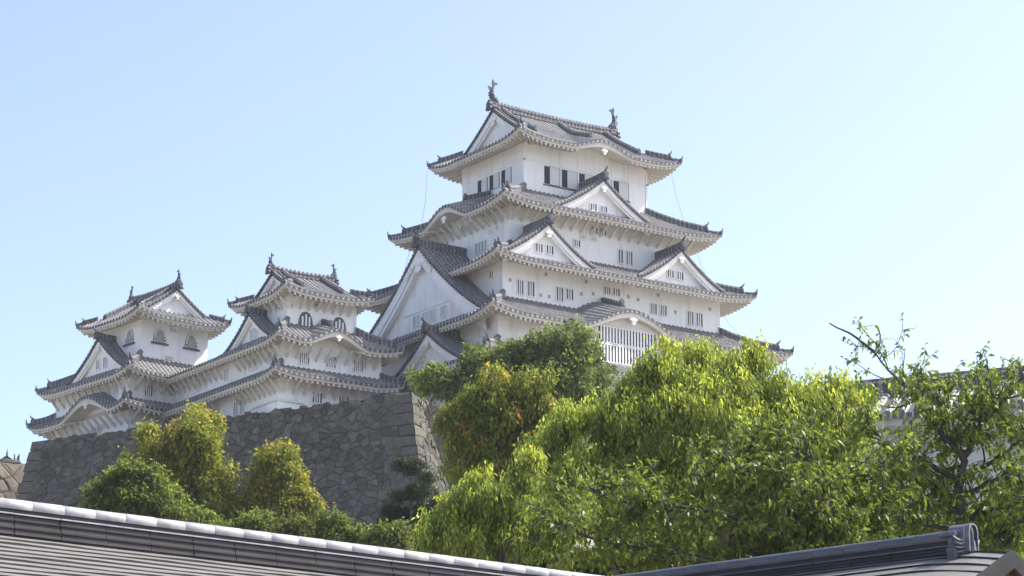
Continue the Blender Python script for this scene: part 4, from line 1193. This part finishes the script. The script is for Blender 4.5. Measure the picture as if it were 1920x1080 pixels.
# ------------------------------------------------------------------ roofs in the foreground
M['ridgetile'] = simple('glazed_ridge_tile', (.34, .33, .335), .36, .3, 5, spec=.5, vscale=(1, 1, 1))
M['noshi'] = simple('ridge_course_tile', (.033, .031, .031), .5, .3, 2.5, spec=.25)
M['sheet'] = simple('weathered_roof_board', (.165, .156, .146), .5, .18, 1.2, spec=.4, vscale=(.3, 4, 4))
M['butt'] = simple('roof_board_edge', (.03, .029, .028), .8, .3, 3)
M['ridgetile2'] = simple('slate_ridge_tile', (.075, .075, .082), .38, .2, 3, spec=.5)
M['bronze'] = simple('bargeboard_metal', (.04, .04, .039), .7, .2, 2, spec=.1)
ZR = 4.6
def front_roof(name, label, P, Q, course, halfw, pitch, mats, seg, gable_end=False, ridge_r=.09, stack=((.12, .075), (.155, .075), (.19, .085)), tail=.0):
    """P -> Q ridge (world, plan); local x along the ridge, local -y is the slope towards the viewer"""
    ang = math.atan2(Q[1] - P[1], Q[0] - P[0]); L = float(np.linalg.norm(np.array(Q[:2]) - np.array(P[:2])))
    rt = thing(name, label, 'building', (P[0], P[1], 0), ang)
    topm, coursem, sheetm, buttm = mats
    slope = math.tan(pitch)
    hs = sum(h for w, h in stack)
    zt = ZR - ridge_r * 2 - hs
    Ls = L + tail
    def sag(x): return -.10 * max(0, (x - (Ls - 1.1)) / 1.1) ** 2 if gable_end else 0
    mb = MB(); n = int(halfw / course)
    xs = [0, L * .25, L * .5, L * .7] + [Ls - 1.1 + 1.1 * k / 6 for k in range(7)] if gable_end else [Ls * k / 40 for k in range(41)]
    rr = random.Random(5)
    for sg in (-1, 1):
        for k in range(n):
            y0, y1 = k * course, (k + 1) * course
            P_ = []
            for y, lift in ((y0 - .03, 0), (y1, .024), (y1, -.010)):
                P_.append([(x, sg * y, zt - y * slope + lift + sag(x) + ((.004 * math.sin(x * 3.1 + k * 1.7) + .003 * math.sin(x * 7.3 + k * 4.1)) if lift else 0)) for x in xs])
            mb.grid(P_[:2], None, 0, flip=(sg > 0)); mb.grid(P_[1:], None, 1, flip=(sg > 0))
        # staggered board joints
        for k in range(n):
            y1 = (k + 1) * course; x = rr.uniform(0, .5)
            while x < Ls - .1:
                mb.box(x, x + .006, *sorted((sg * (y1 - course * .95), sg * (y1 - .004))), zt - (y1 - course * .45) * slope - course, zt - (y1 - course * .45) * slope - course + .001, 1)
                x += rr.uniform(.35, .6)
    roof = mb.build('roof', [sheetm, buttm], rt)
    mb = MB(); z = zt - .04
    x1 = L
    for lv, (w, h) in enumerate(reversed(stack)):
        lm = 1 if lv == len(stack) - 1 else 0; lp = .014 if lm else .007  # top lip gets the paler cap tile as a painted edge highlight
        k = 0; x = 0
        while x < x1 - .01:
            e = min(x1, x + .58); g = .004
            j = rr.uniform(-.004, .004)
            mb.hexa([(x + g, -w - j, z), (e - g, -w - j, z), (e - g, w, z), (x + g, w, z), (x + g, -w + .012 - j, z + h - .004), (e - g, -w + .012 - j, z + h - .004), (e - g, w - .012, z + h - .004), (x + g, w - .012, z + h - .004)])
            mb.box(x + g, e - g, -w - lp - j, -w + .02, z + h - .020, z + h - .006, lm); mb.box(x + g, e - g, w - .02, w + lp, z + h - .020, z + h - .006, lm)
            x = e
        z += h
    mb.box(0, x1, -.05, .05, zt - .1, ZR - ridge_r)
    mb.build('ridge_course', [coursem, topm], roof)
    mb = MB(); x = 0; zc = ZR - ridge_r
    while x < x1 - .01:
        e = min(x1, x + seg); r = ridge_r * rr.uniform(.975, 1.02)
        rings = []
        for xx, rad in ((x + .003, r * .95), (x + .007, r), (e - .008, r), (e - .002, r * .96), (e + .012, r * .94)):
            rings.append([(xx, rad * 1.02 * math.cos(t), zc - .02 + rad * 1.1 * math.sin(t)) for t in [-.5 + (math.pi + 1.0) * q / 14 for q in range(15)]])
        mb.grid(rings, None, 0, flip=True); x = e
    o = mb.build('ridge_tile', topm, roof, True)
    # eaves board and white wall under the roof
    ze = zt - n * course * slope
    mb = MB()
    for sg in (-1, 1): mb.box(.02, Ls - .05, *sorted((sg * (n * course - .12), sg * (n * course - .02))), ze - .16, ze - .03)
    mb.build('eaves_board', M['wood'], roof)
    mb = MB(); mb.prism([(-halfw + .9, 0), (halfw - .9, 0), (halfw - .9, ze + .9 * slope - .2), (0, zt - .3), (-halfw + .9, ze + .9 * slope - .2)], (.3, 0, -2.0 + 2.0), (0, 1, 0), (0, 0, 1), (1, 0, 0), .0, Ls - 1.1)
    w = mb.build('wall', M['plaster'], rt)
    mb = MB(); mb.prism([(-halfw + .9, 0), (halfw - .9, 0), (halfw - .9, -2), (-halfw + .9, -2)], (.3, 0, 0), (0, 1, 0), (0, 0, 1), (1, 0, 0), 0, Ls - 1.1); mb.build('plinth', M['stone'], rt)
    return rt, roof, L, Ls, zt, slope, n * course, sag
PA = sv(-260, 897, z=ZR)[:2]; PB = sv(1141, 1079, z=ZR)[:2]
front_roof('gatehouse', 'near roof along the bottom left with a bright white ridge of round tiles', PA, PB, .155, 3.0, R_(24), (M['ridgetile'], M['noshi'], M['sheet'], M['butt']), .40, ridge_r=.07, stack=((.13, .075), (.15, .085), (.17, .085)))
PC = sv(1806, 990, z=ZR)[:2]; d_ = unit(PC - PB)
rt, roof, L, Ls, zt, slope, hw, sag = front_roof('gatehouse', 'near dark-ridged roof at the bottom right ending in a carved ridge tile', PB - d_ * .6, PC, .185, 2.2, R_(27), (M['ridgetile2'], M['noshi'], M['sheet'], M['butt']), .5, gable_end=True, ridge_r=.078, stack=((.12, .05), (.14, .06)), tail=.62)
mb = MB()
for sg in (-1, 1):
    ys = [hw * k / 8 for k in range(9)]
    f = [[(Ls + o_, sg * y, zt + sag(Ls) - y * slope + dz) for y in ys] for o_, dz in ((-.02, .03), (.05, .03), (.05, -.17), (-.02, -.17), (-.02, .03))]
    mb.grid(f, None, 0, flip=(sg < 0))
mb.build('bargeboard', M['bronze'], roof)
mb = MB()
for sg in (-1, 1):
    ys = [hw * k / 8 for k in range(9)]
    for x, a_, b_ in ((Ls - .10, -.10, -.26), (Ls - .24, -.18, -.36)):
        f = [[(x, sg * y, zt + sag(Ls) - y * slope + dz) for y in ys] for dz in (a_, b_)] 
        mb.grid(f + [[(x - .12, p[1], p[2]) for p in f[1]]], None, 0, flip=(sg < 0))
    f = [[(x, sg * y, zt + sag(Ls) - y * slope - .06) for y in ys] for x in (Ls - .02, Ls - .9)]
    mb.grid(f, None, 0, flip=(sg > 0))
mb.build('gable_timber', M['wood'], roof)
# carved ridge end: arch, hollow and swept fins
mb = MB()
K_ = .64; z0 = zt - .05
def arch(w, h, n=10): return [(-w, 0), (w, 0)] + [(w * math.cos(t), h - w + w * math.sin(t)) for t in [math.pi * k / n for k in range(n + 1)]]
ex = (L - .02, 0, z0)
outer = [(p * K_, q * K_) for p, q in arch(.155, .56)]; inn_ = [(a * K_, (b + .12) * K_) for a, b in arch(.09, .33)]
mb.prism(outer, ex, (0, 1, 0), (0, 0, 1), (1, 0, 0), -.13, .09)
P_ = []
for q, xo in ((1.0, .10), (1.0, .16), (.8, .16)):
    P_.append([(ex[0] + xo, a * q, z0 + .02 + b * (.98 if q == 1 else .92)) for a, b in [(p * K_, q * K_) for p, q in arch(.15, .54)]])
mb.grid(P_, None, 0, closed=True)
mb.prism(inn_, (ex[0] + .105, 0, z0), (0, 1, 0), (0, 0, 1), (1, 0, 0), 0, .004, 1)
mb.tube([(ex[0] - .2, -.15, z0 + .24), (ex[0] + .02, -.15, z0 + .24)], .036, 10)
for sg in (-1, 1):
    for k in range(5):
        pts = []
        for t in np.linspace(0, 1, 7):
            y = .05 + .055 * k * .6 + .23 * t; z = .02 + .055 * k - .10 * t + .16 * t * t * (k / 4.0)
            pts.append((ex[0] + .1 - .05 * t, sg * y * K_, z0 + z * K_))
        mb.tube(pts, [.016, .019, .02, .02, .019, .016, .01], 6)
    mb.prism([(.015, -.05), (.23, -.11), (.25, .04), (.12, .18), (.015, .18)] if sg > 0 else [(-.015, .18), (-.12, .18), (-.25, .04), (-.23, -.11), (-.015, -.05)], ex, (0, 1, 0), (0, 0, 1), (1, 0, 0), -.06, .05, 1)
mb.tube([(ex[0] + .14, 0, z0 + .02), (ex[0] + .14, 0, z0 + .15)], [.05, .03], 8)
mb.build('ridge_end_ornament', [simple('ornament_glaze', (.11, .113, .13), .32, .35, 9, spec=.6), M['oni']], roof)

# ------------------------------------------------------------------ haze
hz = MB(); hz.box(-6500, 6500, -6500, 6500, -3.2, 80)
hm_ = bpy.data.materials.new('haze_air'); hm_.use_nodes = True
nt = hm_.node_tree; nt.nodes.clear()
out = nt.nodes.new('ShaderNodeOutputMaterial'); pv = nt.nodes.new('ShaderNodeVolumePrincipled')
pv.inputs['Color'].default_value = (.86, .9, .96, 1); pv.inputs['Density'].default_value = .00015; pv.inputs['Anisotropy'].default_value = .2
nt.links.new(pv.outputs[0], out.inputs['Volume'])
o = hz.build('haze', hm_); o['kind'] = 'stuff'
